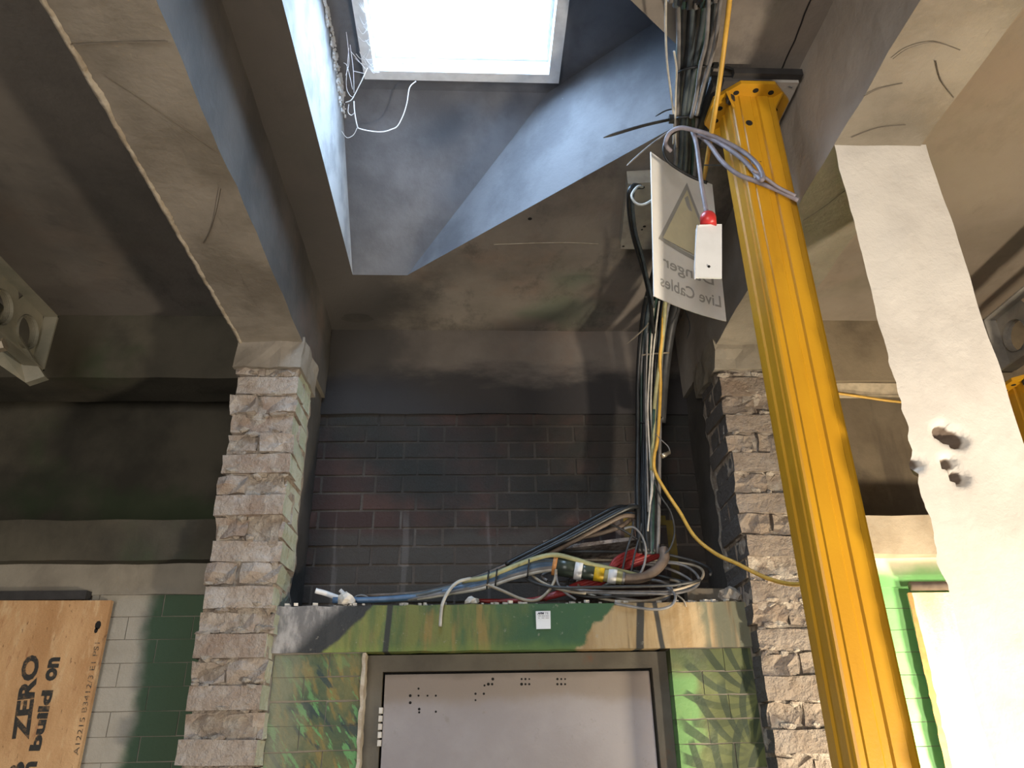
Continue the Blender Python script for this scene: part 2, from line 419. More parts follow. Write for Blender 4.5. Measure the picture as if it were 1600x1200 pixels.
# --- side bays
def c_cream_wall(g):
    x, y, z = g.sep(g.pos())
    c = g.mix((0.26, 0.24, 0.195), (0.34, 0.315, 0.265), g.ss(g.noise(3, 6, 0.6), 0.35, 0.65))
    c = g.mix(c, (0.05, 0.09, 0.05), g.ss(x + (g.noise(6, 5) - 0.5) * 0.12, -1.16, -1.10))  # pillar's cast shadow painted into the wall, with its green mural tint
    return g.mix(c, (0.2, 0.18, 0.14), g.ss(g.noise(4, 6, 0.6, off=4), 0.58, 0.7) * 0.5)
material('cream_block_paint', c_cream_wall, 0.7, 0.3, 60)
def c_green_wall(g):
    x, y, z = g.sep(g.pos()); z = z - ZC
    w = g.noise(5, 4, 0.55) - 0.5
    gr = g.mix((0.16, 0.40, 0.14), (0.22, 0.50, 0.19), g.ss(g.noise(4, 5), 0.35, 0.65))
    wall = g.mix((0.62, 0.58, 0.42), (0.74, 0.70, 0.54), g.ss(g.noise(4, 5, off=2), 0.35, 0.65))
    c = g.mix(wall, gr, g.ss(0.585 - z + w * 0.09, -0.01, 0.05))
    return c
material('green_block_paint', c_green_wall, 0.35, 0.15, 60, spec=0.5)
def c_olive(g):
    c = g.mix((0.042, 0.038, 0.028), (0.082, 0.073, 0.053), g.ss(g.noise(2.5, 6, 0.6), 0.35, 0.65))
    return g.mix(c, (0.032, 0.055, 0.022), g.ss(g.noise(1.7, 4, off=5), 0.5, 0.65) * 0.6)
material('olive_render', c_olive, 0.85, 0.3, 40)
def c_brown_render(g):
    c = g.mix((0.15, 0.115, 0.075), (0.24, 0.19, 0.125), g.ss(g.noise(2.5, 6, 0.6), 0.35, 0.65))
    c = g.mix(c, (0.075, 0.06, 0.042), g.ss(g.noise(2.0, 6, 0.62, off=4.4), 0.48, 0.66) * 0.75)
    return g.mix(c, (0.09, 0.07, 0.05), g.ss(g.noise(3, 5, 0.6, stretch=(2, 1, 0.3), off=3), 0.54, 0.68) * 0.6)
material('brown_render', c_brown_render, 0.85, 0.3, 40)
def c_tan_render(g):
    return g.mix((0.30, 0.235, 0.16), (0.42, 0.345, 0.25), g.ss(g.noise(4, 6, 0.6), 0.35, 0.65))
material('tan_render', c_tan_render, 0.85, 0.3, 40)
material('grey_render', lambda g: g.mix((0.17, 0.15, 0.12), (0.25, 0.225, 0.18), g.ss(g.noise(4, 6, 0.6), 0.35, 0.65)), 0.85, 0.3, 40)
def c_ply(g):
    c = g.mix((0.42, 0.23, 0.10), (0.58, 0.36, 0.18), g.ss(g.noise(3, 6, 0.6, stretch=(2.2, 1, 0.7)), 0.35, 0.65))
    c = g.mix(c, (0.62, 0.44, 0.25), g.ss(g.noise(11, 6, 0.65, stretch=(2.4, 1, 0.6), off=3), 0.52, 0.68) * 0.7)
    c = g.mix(c, (0.30, 0.13, 0.06), g.ss(g.noise(12, 6, 0.7, stretch=(2.0, 1, 0.6), off=8), 0.60, 0.70) * 0.7)
    return g.mix(c, (0.12, 0.06, 0.03), g.ss(g.noise(26, 5, 0.65, stretch=(2.8, 1, 0.7), off=2), 0.62, 0.68) * 0.75)
material('board_wood', c_ply, 0.75, 0.4, 90)
material('pale_board_wood', lambda g: g.mix((0.60, 0.46, 0.26), (0.74, 0.62, 0.42), g.ss(g.noise(5, 6, 0.6, stretch=(2, 1, 0.5)), 0.35, 0.65)), 0.7, 0.3, 80)
material('stencil_ink', lambda g: g.mix((0.03, 0.03, 0.028), (0.20, 0.12, 0.06), g.ss(g.noise(55, 5, 0.7), 0.5, 0.7)), 0.8)
material('stencil_ink_faint', lambda g: g.mix((0.05, 0.045, 0.04), (0.3, 0.19, 0.1), g.ss(g.noise(120, 4, 0.7), 0.42, 0.62)), 0.8)
# --- door, metal, plastics
def c_door(g):
    x, y, z = g.sep(g.pos()); z = z - ZC
    c = g.mix((0.27, 0.24, 0.24), (0.325, 0.295, 0.295), g.ss(g.noise(3, 6, 0.6), 0.35, 0.65))
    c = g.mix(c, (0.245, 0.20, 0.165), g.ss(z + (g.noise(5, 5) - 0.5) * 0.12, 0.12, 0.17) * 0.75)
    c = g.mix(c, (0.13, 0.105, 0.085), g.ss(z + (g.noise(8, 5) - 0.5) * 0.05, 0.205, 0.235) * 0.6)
    return g.mix(c, (0.20, 0.18, 0.15), g.ss(g.noise(30, 6, 0.7), 0.60, 0.72) * 0.4)
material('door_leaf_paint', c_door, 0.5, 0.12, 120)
material('door_frame_paint', lambda g: g.mix(g.mix((0.075, 0.064, 0.048), (0.115, 0.10, 0.075), g.ss(g.noise(5, 6), 0.35, 0.65)), (0.14, 0.06, 0.03), g.ss(g.noise(7, 5, 0.6, off=5), 0.58, 0.68) * 0.6), 0.6, 0.15, 80)
plain('gap_black', (0.012, 0.011, 0.010), 0.9)
plain('hinge_white', (0.62, 0.58, 0.52), 0.5)
def c_yellow(g):
    c = g.mix((0.455, 0.225, 0.010), (0.51, 0.265, 0.012), g.ss(g.noise(2.5, 4, 0.6, stretch=(3, 3, 1)), 0.35, 0.65))
    c = g.mix(c, (0.32, 0.15, 0.006), g.ss(g.noise(6, 6, 0.6, stretch=(2, 2, 0.6), off=4), 0.58, 0.72) * 0.5)
    return g.mix(c, (0.10, 0.07, 0.04), g.ss(g.noise(20, 5, 0.6, off=2), 0.72, 0.78) * 0.6)
material('yellow_powder_coat', c_yellow, 0.38, 0.08, 120, spec=0.5)
plain('black_steel', (0.045, 0.043, 0.043), 0.6, 0.3)
material('packing_steel', lambda g: g.mix((0.055, 0.052, 0.052), (0.40, 0.375, 0.34), g.ss(g.sep(g.pos())[0] + (g.noise(9, 5) - 0.5) * 0.14, 0.825, 0.865)), 0.7, 0.3, 60)
material('galvanised_steel', lambda g: g.mix((0.27, 0.255, 0.23), (0.42, 0.39, 0.34), g.ss(g.noise(7, 5, 0.6), 0.35, 0.65)), 0.45, 0.1, 80, metal=0.35)
material('painted_steel', lambda g: g.mix((0.17, 0.165, 0.125), (0.24, 0.22, 0.165), g.ss(g.noise(6, 5, 0.6), 0.35, 0.65)), 0.5, 0.1, 80, metal=0.1)
plain('sign_plastic', (0.82, 0.82, 0.80), 0.35, var=0.04)
plain('sign_print_grey', (0.40, 0.40, 0.385), 0.4, var=0.1)
plain('sign_print_yellow', (0.66, 0.62, 0.44), 0.4, var=0.06)
plain('card_white', (0.66, 0.68, 0.70), 0.4, var=0.05)
plain('box_beige', (0.36, 0.34, 0.29), 0.5, var=0.2)
plain('cap_red', (0.52, 0.035, 0.035), 0.35, var=0.15)
plain('cable_black', (0.022, 0.023, 0.024), 0.4, var=0.4)
plain('cable_charcoal', (0.05, 0.05, 0.05), 0.45, var=0.4)
plain('cable_green', (0.035, 0.075, 0.060), 0.4, var=0.35)
plain('cable_bluegrey', (0.085, 0.105, 0.115), 0.4, var=0.35)
plain('cable_grey', (0.20, 0.19, 0.185), 0.5, var=0.3)
plain('cable_purple_grey', (0.25, 0.225, 0.255), 0.5, var=0.3)
plain('cable_white', (0.52, 0.49, 0.43), 0.5, var=0.25)
plain('cable_beige', (0.36, 0.30, 0.22), 0.5, var=0.25)
plain('cable_yellow', (0.62, 0.36, 0.06), 0.45, var=0.2)
plain('cable_olive', (0.36, 0.34, 0.17), 0.5, var=0.25)
plain('cable_red', (0.27, 0.026, 0.024), 0.4, var=0.35)
plain('cable_blue', (0.09, 0.16, 0.27), 0.4, var=0.25)
plain('cable_brown', (0.17, 0.125, 0.095), 0.5, var=0.3)
plain('tape_orange', (0.55, 0.24, 0.08), 0.5)
plain('tape_yellow', (0.66, 0.42, 0.02), 0.5)
plain('tape_white', (0.70, 0.69, 0.68), 0.5, var=0.08)
plain('joint_dark_green', (0.045, 0.058, 0.045), 0.3)
plain('brass', (0.55, 0.47, 0.36), 0.3, 0.7)
plain('web_silk', (0.85, 0.87, 0.9), 0.7, var=0.05)
plain('window_frame_paint', (0.70, 0.72, 0.74), 0.5, var=0.12)
plain('cream_wood', (0.52, 0.43, 0.30), 0.7)
plain('wood_block', (0.12, 0.10, 0.075), 0.8)
plain('ink_navy', (0.02, 0.02, 0.05), 0.6)
plain('ink_grey', (0.33, 0.33, 0.34), 0.6)
plain('rubble_white', (0.62, 0.58, 0.52), 0.9, var=0.3)
plain('floor_concrete', (0.22, 0.20, 0.18), 0.9)
plain('room_wall', (0.30, 0.27, 0.24), 0.9)
def glass_mat():
    mt = bpy.data.materials.new('rooflight_glazing'); mt.use_nodes = True; nt = mt.node_tree
    for n in list(nt.nodes): nt.nodes.remove(n)
    o = nt.nodes.new('ShaderNodeOutputMaterial'); a = nt.nodes.new('ShaderNodeBsdfTransparent'); b = nt.nodes.new('ShaderNodeBsdfGlossy'); x = nt.nodes.new('ShaderNodeMixShader')
    a.inputs[0].default_value = (0.93, 0.95, 0.97, 1); b.inputs['Roughness'].default_value = 0.1; x.inputs[0].default_value = 0.05
    nt.links.new(a.outputs[0], x.inputs[1]); nt.links.new(b.outputs[0], x.inputs[2]); nt.links.new(x.outputs[0], o.inputs[0])
    MATS['glass'] = mt
glass_mat()
M = MATS

# ================================================================== THE SHELL
CE = 1.75          # slab soffit above the eye
BZ = 1.40          # underside of the beams
BL0, BL1 = -0.883, -0.655
BR0, BR1 = 0.93, 1.16
XL, XR, YB, YF = -4.4, 4.6, -3.0, 3.62
o = mk('floor', [(XL, YB, -ZC), (XR, YB, -ZC), (XR, YF, -ZC), (XL, YF, -ZC)], [(0, 1, 2, 3)], M['floor_concrete']); struct(o)
# ceiling slab with the splayed rooflight opening
SX = -0.50; SP = (0.758, 1.677)
FY = 2.66
cv = [(XL, YB), (SX, YB), (SX, YF), (XL, YF), (SX, FY), (-0.28, FY), SP, (SP[0], YF), (XR, YB), (XR, YF), (SP[0], YB), (0.10, 1.096), (SX, 1.05)]
cf = [(0, 3, 2, 1), (4, 2, 7, 6, 5), (10, 7, 9, 8), (1, 12, 11, 6, 10)]
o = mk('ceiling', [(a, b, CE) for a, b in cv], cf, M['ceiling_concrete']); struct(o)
ceiling = o
# shaft walls (splayed far face, diagonal face, side) under the roof slab
SZ = 2.23; TY = 2.14
def patch(name, a, b, c, d, mat, parent, n=10, amp=0.004):
    a, b, c, d = map(Vector, (a, b, c, d)); v = []; f = []
    for j in range(n + 1):
        for i in range(n + 1):
            s, t = i / n, j / n
            q = a * (1 - s) * (1 - t) + b * s * (1 - t) + c * s * t + d * (1 - s) * t
            if 0 < i < n and 0 < j < n: q = q + mnoise.noise_vector(q * 6) * amp
            v.append(q)
    for j in range(n):
        for i in range(n):
            k = j * (n + 1) + i; f.append((k, k + 1, k + n + 2, k + n + 1))
    return mk(name, v, f, mat, parent, smooth=True)
shaft = empty('rooflight_shaft_wall', (0, 1.9, CE), 'concrete light shaft around the rooflight', kind='structure')
patch('shaft_panel', (SX, 1.05, CE), (SX, FY, CE), (SX, TY, SZ), (SX, 1.05, SZ), M['shaft_whitewash'], shaft)
dslope = (SP[1] - FY) / (SP[0] + 0.28)
ctop = (-0.28 + (TY - FY) / dslope, TY)
patch('shaft_panel', (SX, FY, CE), (-0.28, FY, CE), (ctop[0], TY, SZ), (SX, TY, SZ), M['shaft_concrete'], shaft)
patch('shaft_panel', (-0.28, FY, CE), (*SP, CE), (*SP, SZ), (ctop[0], TY, SZ), M['shaft_concrete'], shaft)
patch('shaft_panel', (*SP, CE), (0.10, 1.096, CE), (0.10, 1.096, SZ), (*SP, SZ), M['shaft_concrete'], shaft)
patch('shaft_panel', (0.10, 1.096, CE), (SX, 1.05, CE), (SX, 1.05, SZ), (0.10, 1.096, SZ), M['shaft_concrete'], shaft)
# roof slab with the square rooflight opening
wx0, wx1, wy0, wy1 = -0.378, 0.276, 1.36, 2.045
b = MB()
b.box(-0.9, wx0, 0.8, 2.9, SZ, SZ + 0.10); b.box(wx1, 1.0, 0.8, 2.9, SZ, SZ + 0.10)
b.box(wx0, wx1, 0.8, wy0, SZ, SZ + 0.10); b.box(wx0, wx1, wy1, 2.9, SZ, SZ + 0.10)
o = b.build('roof_slab', M['shaft_concrete']); struct(o)
# window: upstand frame, sash, pane
win = empty('window_1', (-0.05, 1.72, SZ), 'bright square rooflight set in the roof slab', kind='structure')
def ring(name, x0, x1, y0, y1, w, z0, z1, mat, parent):
    q = MB(); q.box(x0, x1, y0, y0 + w, z0, z1); q.box(x0, x1, y1 - w, y1, z0, z1); q.box(x0, x0 + w, y0 + w, y1 - w, z0, z1); q.box(x1 - w, x1, y0 + w, y1 - w, z0, z1)
    return q.build(name, mat, parent)
ring('window_frame', wx0 - 0.028, wx1 + 0.028, wy0 - 0.028, wy1 + 0.028, 0.028, SZ - 0.022, SZ + 0.0, M['window_frame_paint'], win)
ring('upstand', wx0, wx1, wy0, wy1, 0.012, SZ - 0.022, SZ + 0.06, M['window_frame_paint'], win)
ring('sash', wx0 + 0.012, wx1 - 0.012, wy0 + 0.012, wy1 - 0.012, 0.012, SZ + 0.045, SZ + 0.06, M['window_frame_paint'], win)
mk('pane', [(wx0 + .02, wy0 + .02, SZ + .055), (wx1 - .02, wy0 + .02, SZ + .055), (wx1 - .02, wy1 - .02, SZ + .055), (wx0 + .02, wy1 - .02, SZ + .055)], [(0, 1, 2, 3)], M['glass'], win)

# outer walls of the room, mostly out of view
b = MB(); b.box(XL, XR, YB - 0.1, YB, -ZC, CE); struct(b.build('wall_front', M['room_wall']))
b = MB(); b.box(XL - 0.1, XL, YB, YF, -ZC, CE); struct(b.build('wall_left', M['room_wall']))
b = MB(); b.box(XR, XR + 0.1, YB, YF, -ZC, CE); struct(b.build('wall_right', M['room_wall']))
b = MB(); b.box(XL, XR, YF - 0.1, YF, -ZC, CE); struct(b.build('wall_far', M['olive_render']))

# beams
def beam(name, x0, x1, bright, label):
    q = MB(); q.split = True
    q.rough(x0, x1, YB, 3.10, BZ, CE + 0.005, 0.07, 0.006, 7.0, x0)
    o = q.build(name, None, mats=[M['painted_beam' if bright else 'beam_concrete'], M['stained_beam_side' if bright else 'sooty_concrete']])
    return struct(o, label)
beamL = beam('ceiling_beam', BL0, BL1, False, 'stained concrete ceiling beam above the pale broken brick pillar')
beamR = beam('ceiling_beam', BR0, BR1, True, 'paler concrete ceiling beam carried by the white plastered pillar')
# ragged plaster lip along the outer arris of the dark beam
v = []; f = []; N = 200
for i in range(N + 1):
    y = 0.9 + 1.72 * i / N
    w = 0.005 + 0.014 * max(0, mnoise.noise(Vector((y * 9, 3, 0)))) + 0.004 * random.random()
    h = 0.004 + 0.006 * max(0, mnoise.noise(Vector((y * 13, 9, 0)))) + 0.002 * random.random()
    x = BL0 + 0.004 * mnoise.noise(Vector((y * 20, 0, 5)))
    v += [(x - 0.006, y, BZ + 0.010), (x - 0.006, y, BZ - h), (x + w * 0.5, y, BZ - h - 0.002), (x + w, y, BZ + 0.004)]
for i in range(N):
    for k in range(3): a = i * 4 + k; f.append((a, a + 1, a + 5, a + 4))
mk('plaster_lip', v, f, M['plaster_edge'], beamL, smooth=True)

# edge beams over the niche walls in the side bays and the niche itself
def slab(name, x0, x1, y0, y1, z0, z1, mat, parent=None, step=0.08, amp=0.006, label=None):
    o = MB().rough(x0, x1, y0, y1, z0, z1, step, amp, 6.0, x0 * 3).build(name, M[mat], parent)
    return struct(o, label) if parent is None else o
slab('edge_beam', XL, BL0 + 0.02, 3.0, 3.25, 1.445, CE + 0.005, 'olive_render', label='dark concrete edge beam over the recess behind the stencilled board')
slab('edge_beam', BR1 - 0.02, XR, 3.0, 3.25, 1.445, CE + 0.005, 'brown_render', label='brown concrete edge beam in the brightly lit bay')
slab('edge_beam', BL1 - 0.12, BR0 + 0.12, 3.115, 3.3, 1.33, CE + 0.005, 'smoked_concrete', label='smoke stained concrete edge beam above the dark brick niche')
# recess back walls of the side bays
b = MB(); b.box(XL, BL0 + 0.1, 3.40, 3.5, -ZC, 1.6); struct(b.build('wall_left_recess', M['olive_render']), 'dark recess wall behind the stencilled board bay')
b = MB(); b.box(BR1 - 0.1, XR, 3.16, 3.5, 0.5, 1.5); struct(b.build('wall_right_recess', M['brown_render']), 'brown stained render in the recess beyond the white pillar')

# ------------------------------------------------------------------ brick meshes
def brick_mesh(name, mat, jit, n=(3, 1, 2), seed=0, bulge=0.0):
    rnd = random.Random(seed); bm = bmesh.new(); verts = {}
    nx, ny, nz = n
    def V(i, j, k):
        if (i, j, k) not in verts:
            x = -0.5 + i / nx; y = -0.5 + j / ny; z = -0.5 + k / nz
            q = [x + rnd.uniform(-jit[0], jit[0]), y + rnd.uniform(-jit[1], jit[1]), z + rnd.uniform(-jit[2], jit[2])]
            if j == 0 and bulge:
                q[1] -= bulge * rnd.random()
            verts[(i, j, k)] = bm.verts.new(q)
        return verts[(i, j, k)]
    for i in range(nx):
        for k in range(nz):
            bm.faces.new((V(i, 0, k), V(i + 1, 0, k), V(i + 1, 0, k + 1), V(i, 0, k + 1)))
            bm.faces.new((V(i + 1, ny, k), V(i, ny, k), V(i, ny, k + 1), V(i + 1, ny, k + 1)))
        for j in range(ny):
            bm.faces.new((V(i, j + 1, 0), V(i + 1, j + 1, 0), V(i + 1, j, 0), V(i, j, 0)))
            bm.faces.new((V(i, j, nz), V(i + 1, j, nz), V(i + 1, j + 1, nz), V(i, j + 1, nz)))
    for j in range(ny):
        for k in range(nz):
            bm.faces.new((V(0, j + 1, k), V(0, j, k), V(0, j, k + 1), V(0, j + 1, k + 1)))
            bm.faces.new((V(nx, j, k), V(nx, j + 1, k), V(nx, j + 1, k + 1), V(nx, j, k + 1)))
    bm.normal_update()
    me = bpy.data.meshes.new(name); bm.to_mesh(me); bm.free(); me.materials.append(mat); return me
def put(name, me, c, size, parent, rot=None):
    o = bpy.data.objects.new(name, me)
    register(o, c, parent); o.scale = size
    if rot: o.rotation_euler = rot
    return o

# ------------------------------------------------------------------ broken brick pillars
PY = 2.60
def pillar(x0, x1, mat, label, seed):
    rnd = random.Random(seed)
    root = empty('brick_pillar', ((x0 + x1) / 2, PY + .13, -ZC), label, kind='structure')
    q = MB().rough(x0 + 0.008, x1 - 0.008, PY + 0.012, PY + 0.27, -ZC, BZ - 0.055, 0.025, 0.014, 16, seed)
    q.build('mortar_core', M['pillar_mortar'], root)
    MS = [brick_mesh('pillar_brick', M[mat], (0.010, 0.012, 0.035), (3, 1, 2), seed * 20 + i, 0.05) for i in range(6)]
    MR = [brick_mesh('broken_brick', M[mat], (0.045, 0.035, 0.08), (3, 1, 2), seed * 50 + i, 0.11) for i in range(8)]
    z = -0.34; k = 0; W = x1 - x0
    while z < 1.295:
        h = 0.069 + rnd.uniform(-0.002, 0.003)
        sx = rnd.uniform(-0.006, 0.006)
        if k % 2 == 0:
            for r in range(2):
                dy = rnd.uniform(-0.012, 0.012) if r == 0 else 0
                put('brick', rnd.choice(MS), ((x0 + x1) / 2 + sx, PY + 0.052 + r * 0.112 + dy, z + h / 2), (W + rnd.uniform(-0.012, 0.008), 0.102, h), root, (rnd.uniform(-.02, .02), rnd.uniform(-.02, .02), rnd.uniform(-.03, .03)))
        else:
            g1 = rnd.uniform(0.42, 0.56); gap = rnd.choice((0.006, 0.008, 0.010, 0.016))
            a = W * g1 - gap / 2; c = W - a - gap
            for (bx, bw) in ((x0 + a / 2, a), (x1 - c / 2, c)):
                cut = rnd.choice((0, 0, 0.008, 0.018))
                put('brick', rnd.choice(MR), (bx + sx, PY + 0.116 + cut / 2 + rnd.uniform(-0.008, 0.012), z + h / 2 + rnd.uniform(-.002, .002)), (bw, 0.216 - cut, h - rnd.uniform(0, 0.010)), root, (rnd.uniform(-.03, .03), rnd.uniform(-.03, .03), rnd.uniform(-.05, .05)))
        z += 0.0765; k += 1
    lm = MB()
    for i in range(150):
        zc = rnd.choice([-0.34 + 0.0765 * j for j in range(22)]) + rnd.uniform(-0.012, 0.012); r_ = rnd.uniform(0.006, 0.017)
        c_ = Vector((rnd.uniform(x0 + .01, x1 - .01), PY + rnd.uniform(-0.002, 0.014), zc)); n0 = len(lm.v)
        tb = bmesh.new(); bmesh.ops.create_icosphere(tb, subdivisions=1, radius=1.0)
        ax = rnd.uniform(0.8, 2.6)
        lm.add([c_ + Vector((v_.co.x * r_ * ax, v_.co.y * r_ * .7, v_.co.z * r_ * .8)) + mnoise.noise_vector(v_.co * 2 + c_ * 9) * r_ * 0.5 for v_ in tb.verts], [[w_.index for w_ in f_.verts] for f_ in tb.faces]); tb.free()
    tag(lm.build('mortar_lumps', M['pillar_mortar'], root), kind='stuff')
    # concrete pad under the beam
    MB().rough(x0 - 0.012, x1 + 0.006, PY - 0.01, PY + 0.27, BZ - 0.105, BZ + 0.02, 0.04, 0.010, 16, seed + 3).build('padstone', M['beam_concrete' if mat.endswith('pale') else 'painted_beam'], root)
    # charred wall stub running back behind the brickwork
    MB().rough(x0 + 0.02, x1 - 0.02, PY + 0.27, 3.35, -ZC, CE, 0.09, 0.006, 8, seed).build('rear_stub', M['sooty_concrete'], root)
    return root
pierL = pillar(BL0, BL1, 'pillar_brick_pale', 'pale broken brick pillar with a whitewashed inner face', 3)
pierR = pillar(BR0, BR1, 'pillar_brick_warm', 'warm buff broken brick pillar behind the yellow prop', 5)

# ------------------------------------------------------------------ white plastered pillar
def shape_post(q):
    t = (q.y - 1.5) / 0.22
    z = q.z
    if t < 0.2:
        for (cx_, cz_, r, d) in ((1.012, 0.600, 0.024, 0.05), (1.036, 0.585, 0.024, 0.045), (1.003, 0.530, 0.018, 0.04), (1.018, 0.500, 0.020, 0.04), (0.928, 0.53, 0.02, 0.03)):
            dd = math.hypot(q.x - cx_, z - cz_)
            if dd < r: q = q + Vector((0, d * (1 - (dd / r) ** 2), 0))
    left = max(0.0, (1.18 - q.x) / 0.25)
    e = mnoise.noise(Vector((3.1, z * 14, 0))) * 0.007 + mnoise.noise(Vector((7.7, z * 40, 0))) * 0.004
    q = q + Vector((e * max(0, left - 0.8) * 5 * (1.5 if z < 0.8 else 0.35), 0, 0))
    q.x += max(0, t) * 0.17 * left
    r_ = mnoise.noise(Vector((12.1, z * 5, 0))) * 0.004
    return q + Vector((r_, 0, 0))
post = MB().rough(0.93, 1.18, 1.50, 1.72, -ZC, BZ + 0.01, 0.0105, 0.003, 11, 2.0, shape_post).build('concrete_pillar', M['white_plaster'], smooth=True)
struct(post, 'white plastered pillar with chipped holes under the pale beam')
sockets = MB()

# ------------------------------------------------------------------ niche back wall, brick by brick
NB = 3.13
wall_back = MB().rough(BL1 - 0.16, BR0 + 0.16, NB + 0.002, NB + 0.2, -ZC, 1.36, 0.1, 0.003, 6).build('wall_back', M['niche_mortar'])
struct(wall_back, 'dark brick wall at the back of the niche')
NBM = [brick_mesh('niche_brick', M['niche_brick'], (0.006, 0.0, 0.02), (2, 1, 1), 100 + i) for i in range(5)]
rb = random.Random(11)
z = 0.30; k = 0
while z < 1.33:
    x = BL1 - 0.15 - (0.06 if k % 2 else 0.0)
    j = k
    while x < BR0 + 0.15:
        w = 0.215 if (j + k // 2) % 3 else 0.1025
        w0 = max(x, BL1 - 0.15); w1 = min(x + w, BR0 + 0.15)
        if w1 - w0 > 0.03:
            put('brick', rb.choice(NBM), ((w0 + w1) / 2, NB + 0.012 + rb.uniform(-.0015, .0015), z + 0.033), (w1 - w0, 0.03, 0.065), wall_back)
        x += w + 0.0105; j += 1
    z += 0.0755; k += 1
# faded yellow spray letter on the niche wall
for x0, x1, z0, z1 in ((0.62, 0.655, 0.70, 0.86), (0.70, 0.80, 0.83, 0.87), (0.80, 0.835, 0.60, 0.85)):
    MB().box(x0, x1, NB - 0.0055, NB - 0.0045, z0, z1).build('spray_mark', M['yellow_spray'], wall_back)

# ------------------------------------------------------------------ door wall: lintel, painted bricks, door
DY = 2.68
DX0, DX1, DZ = -0.357, 0.652, 0.275
core = MB()
core.box(BL1 - 0.02, DX0 - 0.004, DY + 0.0035, NB + 0.05, -ZC, 0.295)
core.box(DX1 + 0.004, BR0 + 0.02, DY + 0.0035, NB + 0.05, -ZC, 0.295)
wall_door = core.build('wall_center', M['grey_render']); struct(wall_door, 'brick wall with a painted jungle mural around the grey door')
rb = random.Random(21)
for (x0, x1, mat, s) in ((BL1 + 0.002, DX0, 'mural_left_paint', 30), (DX1, BR0 - 0.002, 'mural_right_paint', 40)):
    MS = [brick_mesh('mural_brick', M[mat], (0.008, 0.0, 0.03), (2, 1, 1), s + i) for i in range(4)]
    z = 0.291 - 0.072; k = 0
    while z > -0.45:
        x = x0; j = k
        while x < x1 - 0.01:
            w = min((0.1025 if j % 2 else 0.18), x1 - x)
            if x1 - (x + w) < 0.03: w = x1 - x
            put('brick', rb.choice(MS), (x + w / 2, DY + 0.05 + rb.uniform(-.0012, .0012), z + 0.034), (w - 0.003, 0.1, 0.0685), wall_door)
            x += w; j += 1
        z -= 0.0725; k += 1
# lintel carrying the cables
def lint(q):
    if q.z > 0.42: q = q + Vector((0, 0, 0.004 * mnoise.noise(Vector((q.x * 30, 0, 1)))))
    return q
lintel = MB().rough(BL1 - 0.01, BR0 + 0.01, DY - 0.006, NB + 0.05, 0.292, 0.440, 0.03, 0.003, 18, 1, lint).build('concrete_lintel', M['mural_lintel_paint'])
struct(lintel, 'mural painted concrete lintel over the door carrying loose cables')
# door
door = empty('door_1', ((DX0 + DX1) / 2, DY + 0.1, -ZC), 'mauve grey metal door in a dark frame below the mural lintel', kind='structure')
fy = DY + 0.055
q = MB(); fw = 0.052
q.box(DX0, DX0 + fw, fy, fy + 0.12, -ZC, DZ + 0.012); q.box(DX1 - fw, DX1, fy, fy + 0.12, -ZC, DZ + 0.012); q.box(DX0 + fw, DX1 - fw, fy, fy + 0.12, DZ - fw + 0.012, DZ + 0.012)
q.build('door_frame', M['door_frame_paint'], door)
q = MB(); q.box(DX0 + fw, DX1 - fw, fy + 0.05, fy + 0.06, -ZC, DZ - 0.04); q.build('shadow_gap', M['gap_black'], door)
lx0, lx1, lz = DX0 + fw + 0.007, DX1 - fw - 0.007, DZ - fw + 0.004
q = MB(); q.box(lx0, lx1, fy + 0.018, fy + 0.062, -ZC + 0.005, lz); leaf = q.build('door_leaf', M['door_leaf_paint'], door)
holes = MB()
for (px, py) in [(654, 1076), (654, 1087), (668, 1087), (641, 1087), (641, 1098), (655, 1108), (655, 1113), (681, 1087), (681, 1112), (743, 1084), (743, 1094), (756, 1084), (757, 1071), (763, 1069), (770, 1061), (769, 1069)] + [(815 + 6 * i, 1061 + 8 * j) for i in range(3) for j in range(2)] + [(871 + 6 * i, 1061 + 8 * j) for i in range(3) for j in range(2)]:
    c = onY(px, py, fy + 0.0175); holes.prism(disc_ring(c, (1, 0, 0), (0, 0, 1), random.uniform(0.003, 0.005), 8), (0, 0.002, 0))
tag(holes.build('screw_holes', M['gap_black'], leaf), kind='stuff')
for i in range(5): MB().box(lx0 - 0.012, lx0 - 0.001, fy - 0.006, fy + 0.02, 0.125 - 0.024 * i - 0.018, 0.125 - 0.024 * i).build('hinge_knuckle', M['hinge_white'], door)
# plaster arris beside the door
q = MB().rough(DX0 - 0.010, DX0 + 0.001, DY - 0.006, DY + 0.06, -0.5, 0.288, 0.02, 0.005, 30, 4); q.build('plaster_arris', M['plaster_edge'], wall_door)

